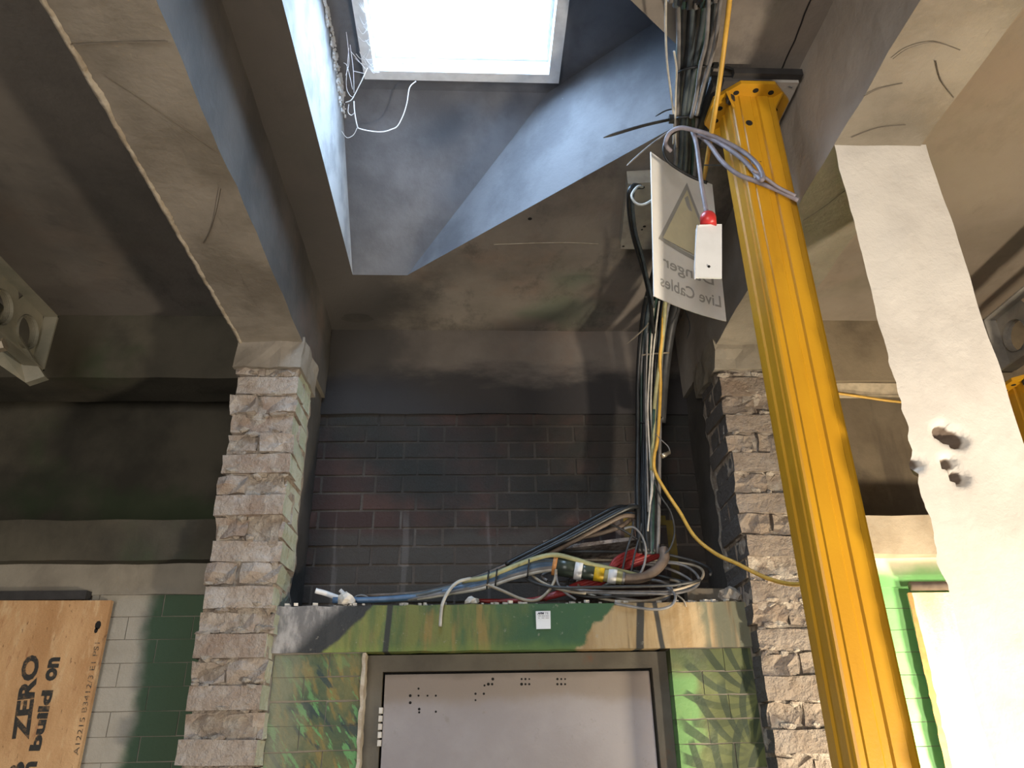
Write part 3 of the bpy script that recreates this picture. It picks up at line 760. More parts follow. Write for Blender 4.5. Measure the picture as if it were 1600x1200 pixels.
# ------------------------------------------------------------------ side bay lower walls
WY = 2.80
def bay_wall(name, x0, x1, mat, band, under, label, seed):
    root = MB(); root.box(x0, x1, WY + 0.003, 3.42, -ZC, 0.64); root = root.build(name, M['grey_render']); struct(root, label)
    MS = [brick_mesh('block', M[mat], (0.004, 0.0, 0.012), (2, 1, 1), seed + i) for i in range(4)]
    r = random.Random(seed); z = 0.505; k = 0
    xa = max(x0, -1.75); xb = min(x1, 1.95)
    while z > -0.5:
        x = xa - (0.11 if k % 2 else 0)
        while x < xb:
            w0, w1 = max(x, xa), min(x + 0.222, xb)
            if w1 - w0 > 0.02: put('brick', r.choice(MS), ((w0 + w1) / 2, WY + 0.05 + r.uniform(-.001, .001), z - 0.036), (w1 - w0 - 0.0025, 0.1, 0.0732), root)
            x += 0.222
        z -= 0.0755; k += 1
    MB().rough(x0, x1, WY - 0.01, 3.42, 0.505, 0.615, 0.08, 0.005, 7, seed).build('lintel', M[under], root)
    MB().rough(x0, x1, WY - 0.07, 3.42, 0.612, 0.755, 0.08, 0.006, 7, seed + 1).build('ledge', M[band], root)
    return root
bayL = bay_wall('wall_left_bay', XL, BL0 + 0.01, 'cream_block_paint', 'olive_render', 'grey_render', 'cream painted block wall beside the stencilled board', 60)
bayR = bay_wall('wall_right_bay', BR1 - 0.01, XR, 'green_block_paint', 'tan_render', 'green_block_paint', 'green sprayed block wall behind the white pillar', 70)
# timber batten under the edge beam in the bright bay
q = MB().rough(BR1, 2.2, 3.02, 3.06, 1.385, 1.44, 0.1, 0.003, 8); tag(q.build('timber_batten', M['cream_wood']), 'pale timber batten under the edge beam behind the white pillar', 'batten')

# ------------------------------------------------------------------ text helper
def text_mesh(body, size=1.0, bold=0.0, shear=0.0):
    cu_ = bpy.data.curves.new('txt', 'FONT'); cu_.body = body; cu_.size = size; cu_.offset = bold; cu_.shear = shear; cu_.resolution_u = 3
    ob = bpy.data.objects.new('txt', cu_); COL.objects.link(ob)
    dg = bpy.context.evaluated_depsgraph_get(); dg.update()
    me = bpy.data.meshes.new_from_object(ob.evaluated_get(dg))
    vs_ = [v.co.copy() for v in me.vertices]; fs = [list(p_.vertices) for p_ in me.polygons]
    bpy.data.objects.remove(ob); bpy.data.meshes.remove(me)
    x0 = min(v.x for v in vs_); x1 = max(v.x for v in vs_); y0 = min(v.y for v in vs_); y1 = max(v.y for v in vs_)
    return [((v.x - x0) / (x1 - x0), (v.y - y0) / (y1 - y0)) for v in vs_], fs
def put_text(name, body, o, u, v, mat, parent, bold=0.0, shear=0.0):
    """text stretched on a parallelogram: o lower-left corner, u along the line, v up the letters"""
    vs_, fs = text_mesh(body, 1.0, bold, shear); o, u, v = Vector(o), Vector(u), Vector(v)
    return mk(name, [o + u * a + v * b_ for a, b_ in vs_], fs, mat, parent)

# ------------------------------------------------------------------ stencilled board in the dark bay
BY = WY - 0.045
tr = onY(174, 938, BY); br_ = onY(108, 1200, BY)
board = MB(); board.prism([(tr.x, BY, tr.z), (tr.x - 0.004, BY, -0.9), (-2.35, BY, -0.9), (-2.35, BY, tr.z + 0.01)][::-1], (0, 0.02, 0))
board = board.build('chipboard_panel', M['board_wood']); tag(board, 'orange brown wood strand panel with black stencilled lettering covering an opening', 'board')
ty = BY - 0.0012
def board_txt(name, body, p0, p1, wpx, mat, bold):
    a = onY(*p0, ty); c = onY(*p1, ty); u = c - a
    w = onY(p0[0] - wpx, p0[1], ty) - a
    nrm = Vector((-u.z, 0, u.x)).normalized()
    return put_text(name, body, a, u, nrm * abs(w.x), M[mat], board, bold)
def along(p0, p1, t): return (p0[0] + (p1[0] - p0[0]) * t, p0[1] + (p1[1] - p0[1]) * t)
for words_, p0, p1, w_, bo in (((('OSB', 0, 0.43), ('ZERO', 0.545, 1)), (24, 1315), (63, 1022), 27, 0.045), ((('can', 0, 0.27), ('build', 0.345, 0.77), ('on', 0.835, 1)), (46, 1250), (95, 1027), 18, 0.05)):
    for wd, t0, t1 in words_: board_txt('lettering', wd, along(p0, p1, t0), along(p0, p1, t1), w_, 'stencil_ink', bo)
board_txt('lettering', 'A12215 B3412/3 E1 PS1', (122, 1180), (156, 1004), 8, 'stencil_ink_faint', 0.0)
q = MB(); a = onY(134, 937, BY); q.box(-2.4, a.x, BY - 0.005, WY - 0.012, tr.z + 0.004, tr.z + 0.034)
tag(q.build('metal_strip', M['black_steel']), 'dark metal strip above the stencilled wood panel', 'strip')
# knots and stains of the board as dark inset knots
for px, py, r in ((153, 977, .010), (150, 985, .006)):
    MB().prism(disc_ring(onY(px, py, BY - 0.0008), (1, 0, 0), (0, 0, 1.5), r, 9), (0, 0.001, 0)).build('knot', M['gap_black'], board)
# bright board in the other bay
tl = onY(1421, 926, BY)
v0 = [(tl.x, BY, tl.z), (tl.x - 0.01, BY, -0.9), (2.5, BY, -0.9), (2.5, BY, tl.z)]
ob = MB(); ob.prism(v0, (0, 0.02, 0)); ob = ob.build('chipboard_panel', M['pale_board_wood']); tag(ob, 'brightly lit pale wood panel behind the white pillar', 'board')
v = []; f = []; n = 40
for i in range(n + 1):
    z_ = tl.z - i * (tl.z + 0.5) / n; w = 0.006 + 0.007 * random.random()
    x_ = tl.x - 0.01 * i / n
    v += [(x_ - w, BY - 0.001, z_), (x_ + w, BY - 0.003, z_)]
for i in range(n): f.append((i * 2, i * 2 + 2, i * 2 + 3, i * 2 + 1))
mk('rusty_edge', v, f, M['tape_orange'], ob)
q = MB(); q.tube([(tl.x, BY - 0.015, tl.z + 0.02), (2.6, BY - 0.015, tl.z + 0.02)], 0.016, 10); tag(q.build('steel_pipe', M['cable_brown'], smooth=True), 'brown horizontal pipe along the top of the bright wood panel', 'pipe')

# ------------------------------------------------------------------ perforated steel soldier beams
def soldier(xw, y_end, y_start, zt, zb, mat, label, sgn):
    """beam running in depth, web facing the middle of the room (sgn = +1 faces +x)"""
    root = empty('perforated_steel_beam', (xw, (y_end + y_start) / 2, zb), label, 'steel beam', 'perforated steel beams under the ceiling')
    L = y_end - y_start; H = zt - zb; t = 0.006
    # web with holes: grid of cells, each a square with a round hole
    pitch = 0.175; n = max(2, int(L / pitch)); w = MB()
    for i in range(n):
        y0 = y_end - (i + 1) * pitch; y1 = y_end - i * pitch; yc = (y0 + y1) / 2; zc = (zt + zb) / 2
        K = 24; r = 0.060
        sq = []; ci = []
        for k in range(K):
            a = 2 * math.pi * k / K; ca, sa = math.cos(a), math.sin(a)
            s_ = min((pitch / 2) / max(abs(ca), 1e-6), (H / 2) / max(abs(sa), 1e-6))
            sq.append((yc + ca * s_, zc + sa * s_)); ci.append((yc + ca * r, zc + sa * r))
        for d in (0, -t * sgn):
            w.add([(xw + d, a_, b_) for a_, b_ in sq] + [(xw + d, a_, b_) for a_, b_ in ci], [(k, (k + 1) % K, K + (k + 1) % K, K + k) for k in range(K)])
        rim = 0.012
        w.add([(xw + rim * sgn, yc + (a_ - yc) * 1.05, zc + (b_ - zc) * 1.05) for a_, b_ in ci] + [(xw - 0.02 * sgn, a_, b_) for a_, b_ in ci], [(k, (k + 1) % K, K + (k + 1) % K, K + k) for k in range(K)])
    w.build('web', M[mat], root)
    y0 = y_end - n * pitch
    for (za, zb_, nm) in ((zt - 0.006, zt, 'flange'), (zb, zb + 0.006, 'flange')):
        MB().box(min(xw, xw + 0.05 * sgn), max(xw, xw + 0.05 * sgn), y0, y_end, za, zb_).build(nm, M[mat], root)
    MB().box(min(xw, xw + 0.05 * sgn), max(xw, xw + 0.05 * sgn), y_end - 0.008, y_end, zb, zt).build('end_plate', M[mat], root)
    MB().box(min(xw - 0.12 * sgn, xw - 0.114 * sgn), max(xw - 0.12 * sgn, xw - 0.114 * sgn), y0, y_end, zb, zt).build('rear_web', M[mat], root)
    return root
e_top = onY(92, 495, 2.62); e_bot = onY(72, 580, 2.62)
sL = soldier(e_top.x - 0.05, 2.62, 1.2, e_top.z, e_bot.z, 'painted_steel', 'perforated steel beam under the dark ceiling beside the stencilled board bay', 1)
# packing timber below it
q = MB(); a = onY(0, 515, 2.5); c = onY(66, 588, 2.5)
q.prism([onY(-60, 470, 2.35), onY(18, 508, 2.5), onY(70, 588, 2.6), onY(40, 598, 2.6), onY(-60, 530, 2.4)], (0.0, 0.03, 0.0))
q.build('brace', M['painted_steel'], sL)
q = MB(); q.tube(path([(-20, 545, 2.32), (8, 538, 2.32)]), 0.022, 6); q.build('bolt', M['brass'], sL)
e_top = onY(1535, 500, 2.62); e_bot = onY(1560, 582, 2.62)
sR = soldier(e_top.x + 0.05, 2.62, 1.2, e_top.z, e_bot.z, 'galvanised_steel', 'perforated steel beam behind the white pillar above the second yellow prop', -1)

# ------------------------------------------------------------------ yellow aluminium props
def prop(xc, yc, ztop, hw, label, packing):
    root = empty('yellow_prop', (xc, yc, -ZC), label, 'prop', 'yellow aluminium props')
    # fluted section: one quarter mirrored round
    q1 = [(0.10, 0.93), (0.17, 1.0), (0.62, 1.0), (0.66, 0.95), (0.84, 0.95), (0.92, 0.92), (0.95, 0.84), (0.95, 0.66), (1.0, 0.62), (1.0, 0.17), (0.93, 0.10), (0.93, -0.10), ]
    sec = []
    for k in range(4):
        a = -math.pi / 2 * k; ca, sa = math.cos(a), math.sin(a)
        for (x, y) in q1: sec.append((x * ca - y * sa, x * sa + y * ca))
    sec = [(x * hw, y * hw) for x, y in sec]
    MB().prism([(xc + x, yc + y, -ZC) for x, y in reversed(sec)], (0, 0, ztop - 0.012 + ZC)).build('fluted_post', M['yellow_powder_coat'], root)
    r = hw * 1.66; c = r * 0.45
    octo = [(-r, -c), (-c, -r), (c, -r), (r, -c), (r, c), (c, r), (-c, r), (-r, c)]
    hp = MB().prism([(xc + x, yc + y, ztop - 0.012) for x, y in octo], (0, 0, 0.012)).build('head_plate', M['yellow_powder_coat'], root)
    for sx, sy in ((1, 1), (1, -1), (-1, 1), (-1, -1)):
        d = Vector((sx, sy, 0)).normalized(); s_ = Vector((-d.y, d.x, 0)) * 0.003
        a = Vector((xc, yc, 0)) + d * hw * 1.05; e = Vector((xc, yc, 0)) + d * hw * 1.75
        p3 = [a + Vector((0, 0, ztop - 0.012)), e + Vector((0, 0, ztop - 0.012)), a + Vector((0, 0, ztop - 0.07))]
        MB().prism([v_ - s_ for v_ in p3], s_ * 2).build('gusset', M['yellow_powder_coat'], hp)
    for sx, sy in ((1.22, -0.2), (1.22, 0.3), (1.05, 0.8), (-1.22, 0.5), (-1.25, -0.25), (-0.8, -1.15), (0.7, -1.2), (0.0, -1.3), (0.35, 1.25)):
        MB().prism(disc_ring((xc + sx * hw, yc + sy * hw, ztop - 0.0126), (1, 0, 0), (0, 1, 0), 0.0085, 10), (0, 0, 0.0008)).build('bolt_hole', M['gap_black'], hp)
    MB().prism(disc_ring((xc - 0.42 * hw, yc - hw - 0.0006, ztop - 0.115), (1, 0, 0), (0, 0, 1), 0.010, 10), (0, 0.0008, 0)).build('pin_hole', M['gap_black'], root)
    MB().prism(disc_ring((xc + 0.80 * hw, yc - 0.9 * hw - 0.0006, ztop - 0.16), (1, 0, 0), (0, 0, 1), 0.006, 10), (0, 0.0008, 0)).build('pin_hole', M['gap_black'], root)
    b_ = MB().tube([(xc - 1.0 * hw, yc - 0.9 * hw, ztop - 0.030), (xc - 1.0 * hw, yc - 0.9 * hw, ztop - 0.012)], 0.013, 6)
    b_.build('bolt', M['black_steel'], hp)
    return root
prop(0.795, 1.672, 1.690, 0.0665, 'tall yellow fluted prop standing in front of the buff brick pillar', True)
q = MB(); q.box(0.700, 0.915, 1.565, 1.835, 1.690, 1.705); pk = q.build('packing_plate', M['packing_steel'])
tag(pk, 'dark steel plate between the tall yellow prop and the ceiling', 'plate')
q = MB(); q.box(0.725, 0.922, 1.545, 1.566, 1.700, 1.722); q.box(0.68, 0.90, 1.60, 1.80, 1.705, 1.749); q.build('packer', M['black_steel'], pk)
q = MB().prism(disc_ring((0.842, 1.63, 1.6894), (1, 0, 0), (0, 1, 0), 0.011, 10), (0, 0, 0.0008)); q.build('bolt_hole', M['gap_black'], pk)
c = onY(1612, 600, 2.45)
prop(c.x, 2.45, c.z, 0.0665, 'second yellow prop mostly hidden behind the white pillar', False)

# ------------------------------------------------------------------ hanging bundle of cables
def bundle_center(t):
    return smooth_bundle[min(len(smooth_bundle) - 1, max(0, int(t * (len(smooth_bundle) - 1))))]
BP = [(1092, -60, 1.20), (1090, 0, 1.32), (1086, 60, 1.45), (1080, 120, 1.60), (1072, 190, 1.76), (1070, 255, 1.92), (1062, 330, 2.14), (1043, 420, 2.42), (1028, 480, 2.60), (1020, 540, 2.74), (1016, 600, 2.82), (1014, 680, 2.86), (1012, 760, 2.86), (1012, 820, 2.85), (1013, 865, 2.84)]
BR = [0.052, 0.052, 0.050, 0.045, 0.036, 0.036, 0.040, 0.044, 0.048, 0.048, 0.046, 0.042, 0.040, 0.038, 0.034]
BCW = path(BP)
BCW[0].z = min(BCW[0].z, 1.66)
BCW = [Vector((BCW[0].x + 0.02, 0.35, 1.67))] + BCW; BR = [0.05] + BR     # the run goes on under the slab
bundle = empty('cable_bundle', BCW[-1], 'thick hanging bundle of black green and grey cables tied together', 'cables')
rc = random.Random(5)
kinds = ['cable_black'] * 10 + ['cable_charcoal'] * 5 + ['cable_green'] * 5 + ['cable_bluegrey'] * 4 + ['cable_grey'] * 3
for i, kmat in enumerate(kinds):
    a = 2.399963 * i; r0 = math.sqrt((i + 0.5) / len(kinds)); pts = []
    ph = rc.uniform(0, 6.28)
    for j, c in enumerate(BCW):
        aa = a + 0.35 * math.sin(ph + j * 0.55); rr = r0 * BR[j] * (1 + 0.12 * math.sin(ph * 2 + j))
        pts.append(c + Vector((math.cos(aa) * rr, math.sin(aa) * rr * 0.65, math.sin(aa) * rr * 0.2)))
    tube('cable', pts, rc.choice((0.0055, 0.0065, 0.008, 0.0095)), M[kmat], bundle, 5, 6)
for i in range(12):
    a = 2.4 * i + 0.7; r0 = math.sqrt((i + 0.5) / 12); ph = rc.uniform(0, 6.28); pts = []
    for j in range(7, len(BCW)):
        aa = a + 0.3 * math.sin(ph + j * 0.6); rr = r0 * BR[j]
        pts.append(BCW[j] + Vector((math.cos(aa) * rr - 0.012, math.sin(aa) * rr * 0.6 - 0.01, 0)))
    tube('cable', pts, rc.choice((0.008, 0.010, 0.011)), M['cable_black'], bundle, 5, 6)
# thick lower duct behind
tube('sheath', path([(1062, 455, 2.62), (1048, 510, 2.74), (1038, 580, 2.84), (1032, 660, 2.90)]), 0.024, M['cable_charcoal'], bundle)
# pale thin cores on the lower run
for k, pts in enumerate(([(1022, 470, 2.52), (1016, 560, 2.72), (1012, 640, 2.79), (1016, 720, 2.80), (1018, 760, 2.80), (1012, 830, 2.80)], [(1030, 470, 2.52), (1020, 560, 2.72), (1017, 640, 2.79), (1021, 700, 2.80), (1020, 760, 2.80), (1015, 790, 2.80)], [(1012, 520, 2.62), (1009, 620, 2.78), (1011, 720, 2.80), (1013, 800, 2.80)])):
    tube('cable_core', path(pts), 0.0038, M['cable_white' if k < 2 else 'cable_grey'], bundle, 6, 6)
tube('cable_core', path([(1040, 465, 2.53), (1034, 540, 2.68), (1024, 620, 2.78), (1021, 680, 2.79), (1018, 735, 2.8)]), 0.0085, M['cable_olive'], bundle)
tube('cable_core', path([(1022, 640, 2.785), (1020, 690, 2.79), (1018, 720, 2.8)]), 0.006, M['cable_green'], bundle)
# pale strand on the outside at the top
tube('cable_core', path([(1041, -40, 1.22), (1040, 40, 1.38), (1042, 95, 1.50), (1048, 145, 1.62), (1053, 190, 1.72), (1052, 225, 1.8)]), 0.0032, M['cable_white'], bundle)
tube('cable_core', path([(1053, 80, 1.46), (1057, 108, 1.52), (1056, 140, 1.6), (1055, 190, 1.7), (1057, 230, 1.78)]), 0.003, M['cable_white'], bundle)
for pts in ([(1108, -20, 1.25), (1104, 60, 1.40), (1094, 105, 1.50), (1088, 150, 1.60), (1080, 185, 1.66)], [(1127, -10, 1.27), (1120, 50, 1.40), (1112, 90, 1.48), (1100, 130, 1.56), (1088, 180, 1.66)]):
    tube('cable_core', path(pts), 0.0055, M['cable_grey'], bundle)
# tie bands round the bundle
def band(px, py, Y, rx, mat, par, rad=0.003, tilt=0.0, ry=None):
    c = onY(px, py, Y); pts = []
    for k in range(17):
        a = 2 * math.pi * k / 16; pts.append(c + Vector((math.cos(a) * rx, math.sin(a) * (ry or rx * 0.72), math.cos(a) * tilt + math.sin(a) * 0.02)))
    return MB().tube(pts, rad, 6).build('tie_band', M[mat], par, smooth=True)
band(1086, 112, 1.58, 0.050, 'cable_black', bundle, 0.0035, 0.006)
band(1072, 186, 1.75, 0.042, 'cable_black', bundle, 0.0045, 0.004)
band(1023, 553, 2.765, 0.058, 'cable_beige', bundle, 0.0038, 0.006)
band(1015, 656, 2.85, 0.050, 'cable_black', bundle, 0.0035, 0.012)
band(1026, 462, 2.55, 0.045, 'cable_grey', bundle, 0.0035, 0.006)

def cable(name, pts, rad, mat, label, group=None, cat='cable', sub=6, sides=7):
    return tag(tube(name, path(pts) if len(pts[0]) == 3 and not isinstance(pts[0], Vector) else pts, rad, M[mat], None, sub, sides), label, cat, group)
cable('yellow_cable', [(1160, -190, 1.02), (1145, -60, 1.20), (1140, 0, 1.30), (1133, 60, 1.40), (1124, 130, 1.50), (1112, 205, 1.63), (1095, 300, 2.0), (1062, 400, 2.36), (1040, 465, 2.53), (1034, 530, 2.66), (1031, 560, 2.70), (1032, 600, 2.76), (1030, 650, 2.78), (1027, 690, 2.78), (1022, 715, 2.78), (1024, 738, 2.77), (1042, 770, 2.74), (1062, 800, 2.70), (1085, 838, 2.62), (1118, 865, 2.55), (1150, 880, 2.48), (1190, 900, 2.40), (1225, 911, 2.32), (1256, 912, 2.22), (1300, 900, 2.15)], 0.0068, 'cable_yellow', 'long yellow cable running down the bundle and across to the tall prop')
cable('yellow_line', [(1284, 611, 3.01), (1340, 619, 3.01), (1405, 628, 3.0), (1500, 634, 2.98)], 0.006, 'cable_yellow', 'short taut yellow line between the tall prop and the white pillar')
# zip ties
def tie(pts, w, mat, label, head=True):
    P = smooth_path(path(pts), 5); q = MB().tube(P, [w] * (len(P) - 3) + [w * .9, w * .6, w * .3], 4)
    root = q.build('cable_tie', M[mat])
    if head:
        c = P[0]; MB().obox(c, (w * 1.7, 0, 0), (0, w * 1.7, 0), (0, 0, w * 1.7)).build('tie_head', M[mat], root)
    return tag(root, label, 'cable tie', 'cable ties')
tie([(1050, 186, 1.70), (1010, 195, 1.68), (975, 205, 1.66), (943, 215, 1.65)], 0.0055, 'cable_black', 'wide black cable tie pointing out beside the light patch')
tie([(1054, 170, 1.70), (1040, 173, 1.69), (1024, 182, 1.68)], 0.0025, 'cable_black', 'short curved black cable tie just above the wide one')
tie([(1046, 205, 1.74), (1022, 222, 1.73), (1000, 240, 1.72), (979, 259, 1.71)], 0.0028, 'cable_grey', 'thin grey cable tie slanting down over the junction box', False)
tie([(1118, 101, 1.56), (1160, 112, 1.57), (1200, 124, 1.58), (1238, 137, 1.58)], 0.0042, 'cable_black', 'long black cable tie reaching towards the prop plate')
tie([(1100, 258, 1.80), (1140, 258, 1.70), (1190, 252, 1.60)], 0.002, 'cable_black', 'thin black cable tie lying across the yellow prop', False)
tie([(1013, 505, 2.58), (1005, 515, 2.57), (980, 537, 2.56)], 0.0025, 'cable_beige', 'thin beige cable tie below the danger sign', False)
tie([(1065, 475, 2.62), (1073, 490, 2.62), (1078, 512, 2.62), (1073, 530, 2.63)], 0.0025, 'cable_black', 'curled black cable tie under the danger sign', False)
# grey purple loops round the bundle
cable('grey_loop_cable', [(1048, 236, 1.72), (1040, 225, 1.70), (1046, 208, 1.68), (1062, 200, 1.66), (1082, 203, 1.65), (1110, 211, 1.64), (1140, 225, 1.62), (1165, 240, 1.60), (1184, 258, 1.58), (1192, 275, 1.57), (1189, 281, 1.57), (1178, 268, 1.585), (1158, 247, 1.60), (1128, 226, 1.63), (1100, 212, 1.66), (1085, 212, 1.68)], 0.0066, 'cable_purple_grey', 'mauve grey cable looped round the bundle above the danger sign')
cable('grey_tail_cable', [(1088, 208, 1.70), (1108, 225, 1.66), (1128, 252, 1.63), (1152, 272, 1.61), (1180, 283, 1.60), (1212, 296, 1.59), (1247, 313, 1.58)], 0.0066, 'cable_purple_grey', 'mauve grey cable crossing in front of the yellow prop with a free end')
cable('grey_tail_cable', [(1176, 266, 1.575), (1196, 278, 1.575), (1215, 292, 1.575), (1243, 306, 1.575)], 0.0048, 'cable_purple_grey', 'thinner mauve grey offshoot beside the free cable end at the yellow prop')
cable('dark_loop_cable', [(1062, 202, 1.70), (1044, 214, 1.70), (1037, 232, 1.71), (1042, 250, 1.72), (1056, 262, 1.73), (1080, 276, 1.74), (1105, 286, 1.74)], 0.0045, 'cable_black', 'black cable curving down to the top edge of the danger sign')

# ------------------------------------------------------------------ danger sign seen from the back
c00 = onY(1022, 462, 1.80); c10 = onY(1135, 502, 1.96); c01 = onY(1017, 237, 1.76); c11 = onY(1113, 288, 1.93)
def sg(u, v, d=0.0):
    q = c00 * (1 - u) * (1 - v) + c10 * u * (1 - v) + c11 * u * v + c01 * (1 - u) * v
    nn = (c10 - c00).cross(c01 - c00).normalized()
    if nn.dot(-q) < 0: nn = -nn
    bow = 0.012 * (4 * u * (1 - u))
    return q + nn * (d - bow)
v = []; f = []; n = 10
for d in (0, -0.003):
    for j in range(n + 1):
        for i in range(n + 1): v.append(sg(i / n, j / n, d))
NN = (n + 1) ** 2
for j in range(n):
    for i in range(n):
        k = j * (n + 1) + i; f.append((k, k + 1, k + n + 2, k + n + 1)); f.append((NN + k, NN + k + n + 1, NN + k + n + 2, NN + k + 1))
edge = [i for i in range(n)] + [(n + 1) * j + n for j in range(n)] + [NN - 1 - i for i in range(n)] + [(n + 1) * (n - j) for j in range(n)]
for a, c in zip(edge, edge[1:] + edge[:1]): f.append((a, a + NN, c + NN, c))
sign = mk('danger_sign', v, f, M['sign_plastic']); tag(sign, 'white plastic danger sign seen from behind hanging on the cables', 'sign')
def sg_poly(name, polys, mat, d):
    q = MB()
    for pl in polys:
        nn = len(pl)
        q.add([sg(a, b_, d) for a, b_ in pl], [tuple(range(nn))])
    return q.build(name, M[mat], sign)
# warning triangle: border bars, yellow field, bolt
A, Bp, C_ = (0.60, 0.93), (0.09, 0.40), (1.04, 0.335)
def lerp(p, q, t): return (p[0] + (q[0] - p[0]) * t, p[1] + (q[1] - p[1]) * t)
g0 = ((A[0] + Bp[0] + C_[0]) / 3, (A[1] + Bp[1] + C_[1]) / 3)
Ai, Bi, Ci = (lerp(p_, g0, 0.15) for p_ in (A, Bp, C_))
def strip(p0, p1, q0, q1, n=6): return [[lerp(p0, p1, i / n), lerp(p0, p1, (i + 1) / n), lerp(q0, q1, (i + 1) / n), lerp(q0, q1, i / n)] for i in range(n)]
def clip1(P): return [(min(a, 0.985), b_) for a, b_ in P]
sg_poly('triangle_field', [clip1(q_) for q_ in strip(Ai, Bi, Ai, Ci, 10)], 'sign_print_yellow', 0.0006)
sg_poly('triangle_border', [clip1(q_) for q_ in strip(A, Bp, Ai, Bi) + strip(Bp, C_, Bi, Ci) + strip(C_, A, Ci, Ai)], 'sign_print_grey', 0.0008)
sg_poly('lightning_bolt', [[(0.545, 0.80), (0.60, 0.83), (0.70, 0.60), (0.645, 0.585)], [(0.49, 0.655), (0.55, 0.675), (0.645, 0.585), (0.70, 0.60), (0.60, 0.52)], [(0.55, 0.59), (0.62, 0.545), (0.715, 0.40), (0.665, 0.44)]], 'sign_print_grey', 0.001)
def sign_text(body, u0, u1, v0, v1, sl):
    vs_, fs = text_mesh(body, 1.0, 0.012)
    mk('lettering', [sg(u1 + (u0 - u1) * a, v0 + (v1 - v0) * b_ + sl * (1 - a), 0.0009) for a, b_ in vs_], fs, M['sign_print_grey'], sign)
sign_text('Danger', 0.15, 0.88, 0.205, 0.305, 0.0)
sign_text('Live Cables', 0.10, 0.95, 0.085, 0.165, 0.0)
# small tag with red cap on its lead
tagroot = empty('isolation_tag', onY(1107, 435, 1.62), 'small white card with a red cap hanging in front of the danger sign', 'tag')
def flat(pts, Ys, th, name, mat, par):
    a = [onY(px, py, Y) for (px, py), Y in zip(pts, Ys)]
    nrm = (a[1] - a[0]).cross(a[-1] - a[0]).normalized()
    return MB().prism(a, nrm * th).build(name, M[mat], par)
q = MB(); L_ = [onY(1088, 356, 1.60), onY(1093, 351, 1.60), onY(1128, 350, 1.62), onY(1128, 434, 1.62), onY(1087, 433, 1.60), onY(1085, 420, 1.60)]
q.prism(L_, (0, 0.006, 0)); q.build('card', M['card_white'], tagroot)
q = MB(); q.tube(path([(1090, 352, 1.598), (1087, 390, 1.595), (1086, 436, 1.596)]), 0.0022, 6); q.build('card_edge', M['tape_white'], tagroot)
c0 = onY(1107, 352, 1.615); c1 = onY(1106, 334, 1.615); up = (c1 - c0)
q = MB().tube([c0, c0 + up * 0.7, c0 + up * 0.95, c0 + up * 1.05], [0.021, 0.021, 0.017, 0.010], 14); q.build('red_cap', M['cap_red'], tagroot, smooth=True)
q = MB().prism(disc_ring(onY(1108, 416, 1.606), (1, 0, 0), (0, 0, 1), 0.0035, 8), (0, 0.002, 0)); q.build('eyelet', M['gap_black'], tagroot)
tube('lead', path([(1082, 206, 1.67), (1088, 225, 1.65), (1093, 262, 1.63), (1098, 300, 1.62), (1105, 336, 1.615)]), 0.0062, M['cable_purple_grey'], tagroot)

# ------------------------------------------------------------------ junction box behind the sign
jb = onZ(1000, 340, CE)
jr = empty('junction_box', (jb.x, jb.y, CE - 0.06), 'beige junction box fixed to the ceiling behind the danger sign', 'junction box')
k = [onZ(981, 287, CE - 0.055), onZ(1030, 284, CE - 0.055), onZ(1046, 390, CE - 0.055), onZ(969, 389, CE - 0.055)]
q = MB().prism(k, (0, 0, 0.053)); q.build('box_body', M['box_beige'], jr)
for px, py, r in ((974, 385, .005), (1004, 293, .008), (1007, 354, .006), (1003, 359, .004)): MB().prism(disc_ring(onZ(px, py, CE - 0.0555), (1, 0, 0), (0, 1, 0), r, 9), (0, 0, 0.001)).build('knockout', M['gap_black'], jr)
kz = k[0] + (k[1] - k[0]) * 0.0
cable('box_feed_cable', [(1000, 291, 1.98), (990, 290, 1.93), (983, 302, 1.93), (984, 335, 2.02), (990, 370, 2.14), (1000, 405, 2.26), (1010, 440, 2.38), (1017, 480, 2.50), (1021, 520, 2.62)], 0.008, 'cable_black', 'thick black feed cable dropping from the ceiling junction box')
cable('box_feed_cable', [(1001, 293, 1.97), (992, 295, 1.93), (988, 308, 1.94), (990, 340, 2.03), (995, 370, 2.13), (1004, 400, 2.23), (1014, 445, 2.38), (1022, 480, 2.48)], 0.006, 'cable_bluegrey', 'blue grey cable beside the black feed from the junction box')
cable('white_flex', [(1004, 292, 1.96), (996, 292, 1.92), (987, 305, 1.90), (992, 316, 1.90), (1002, 320, 1.90), (1014, 316, 1.90), (1024, 308, 1.92)], 0.0042, 'cable_white', 'white flex looping out of the ceiling junction box')

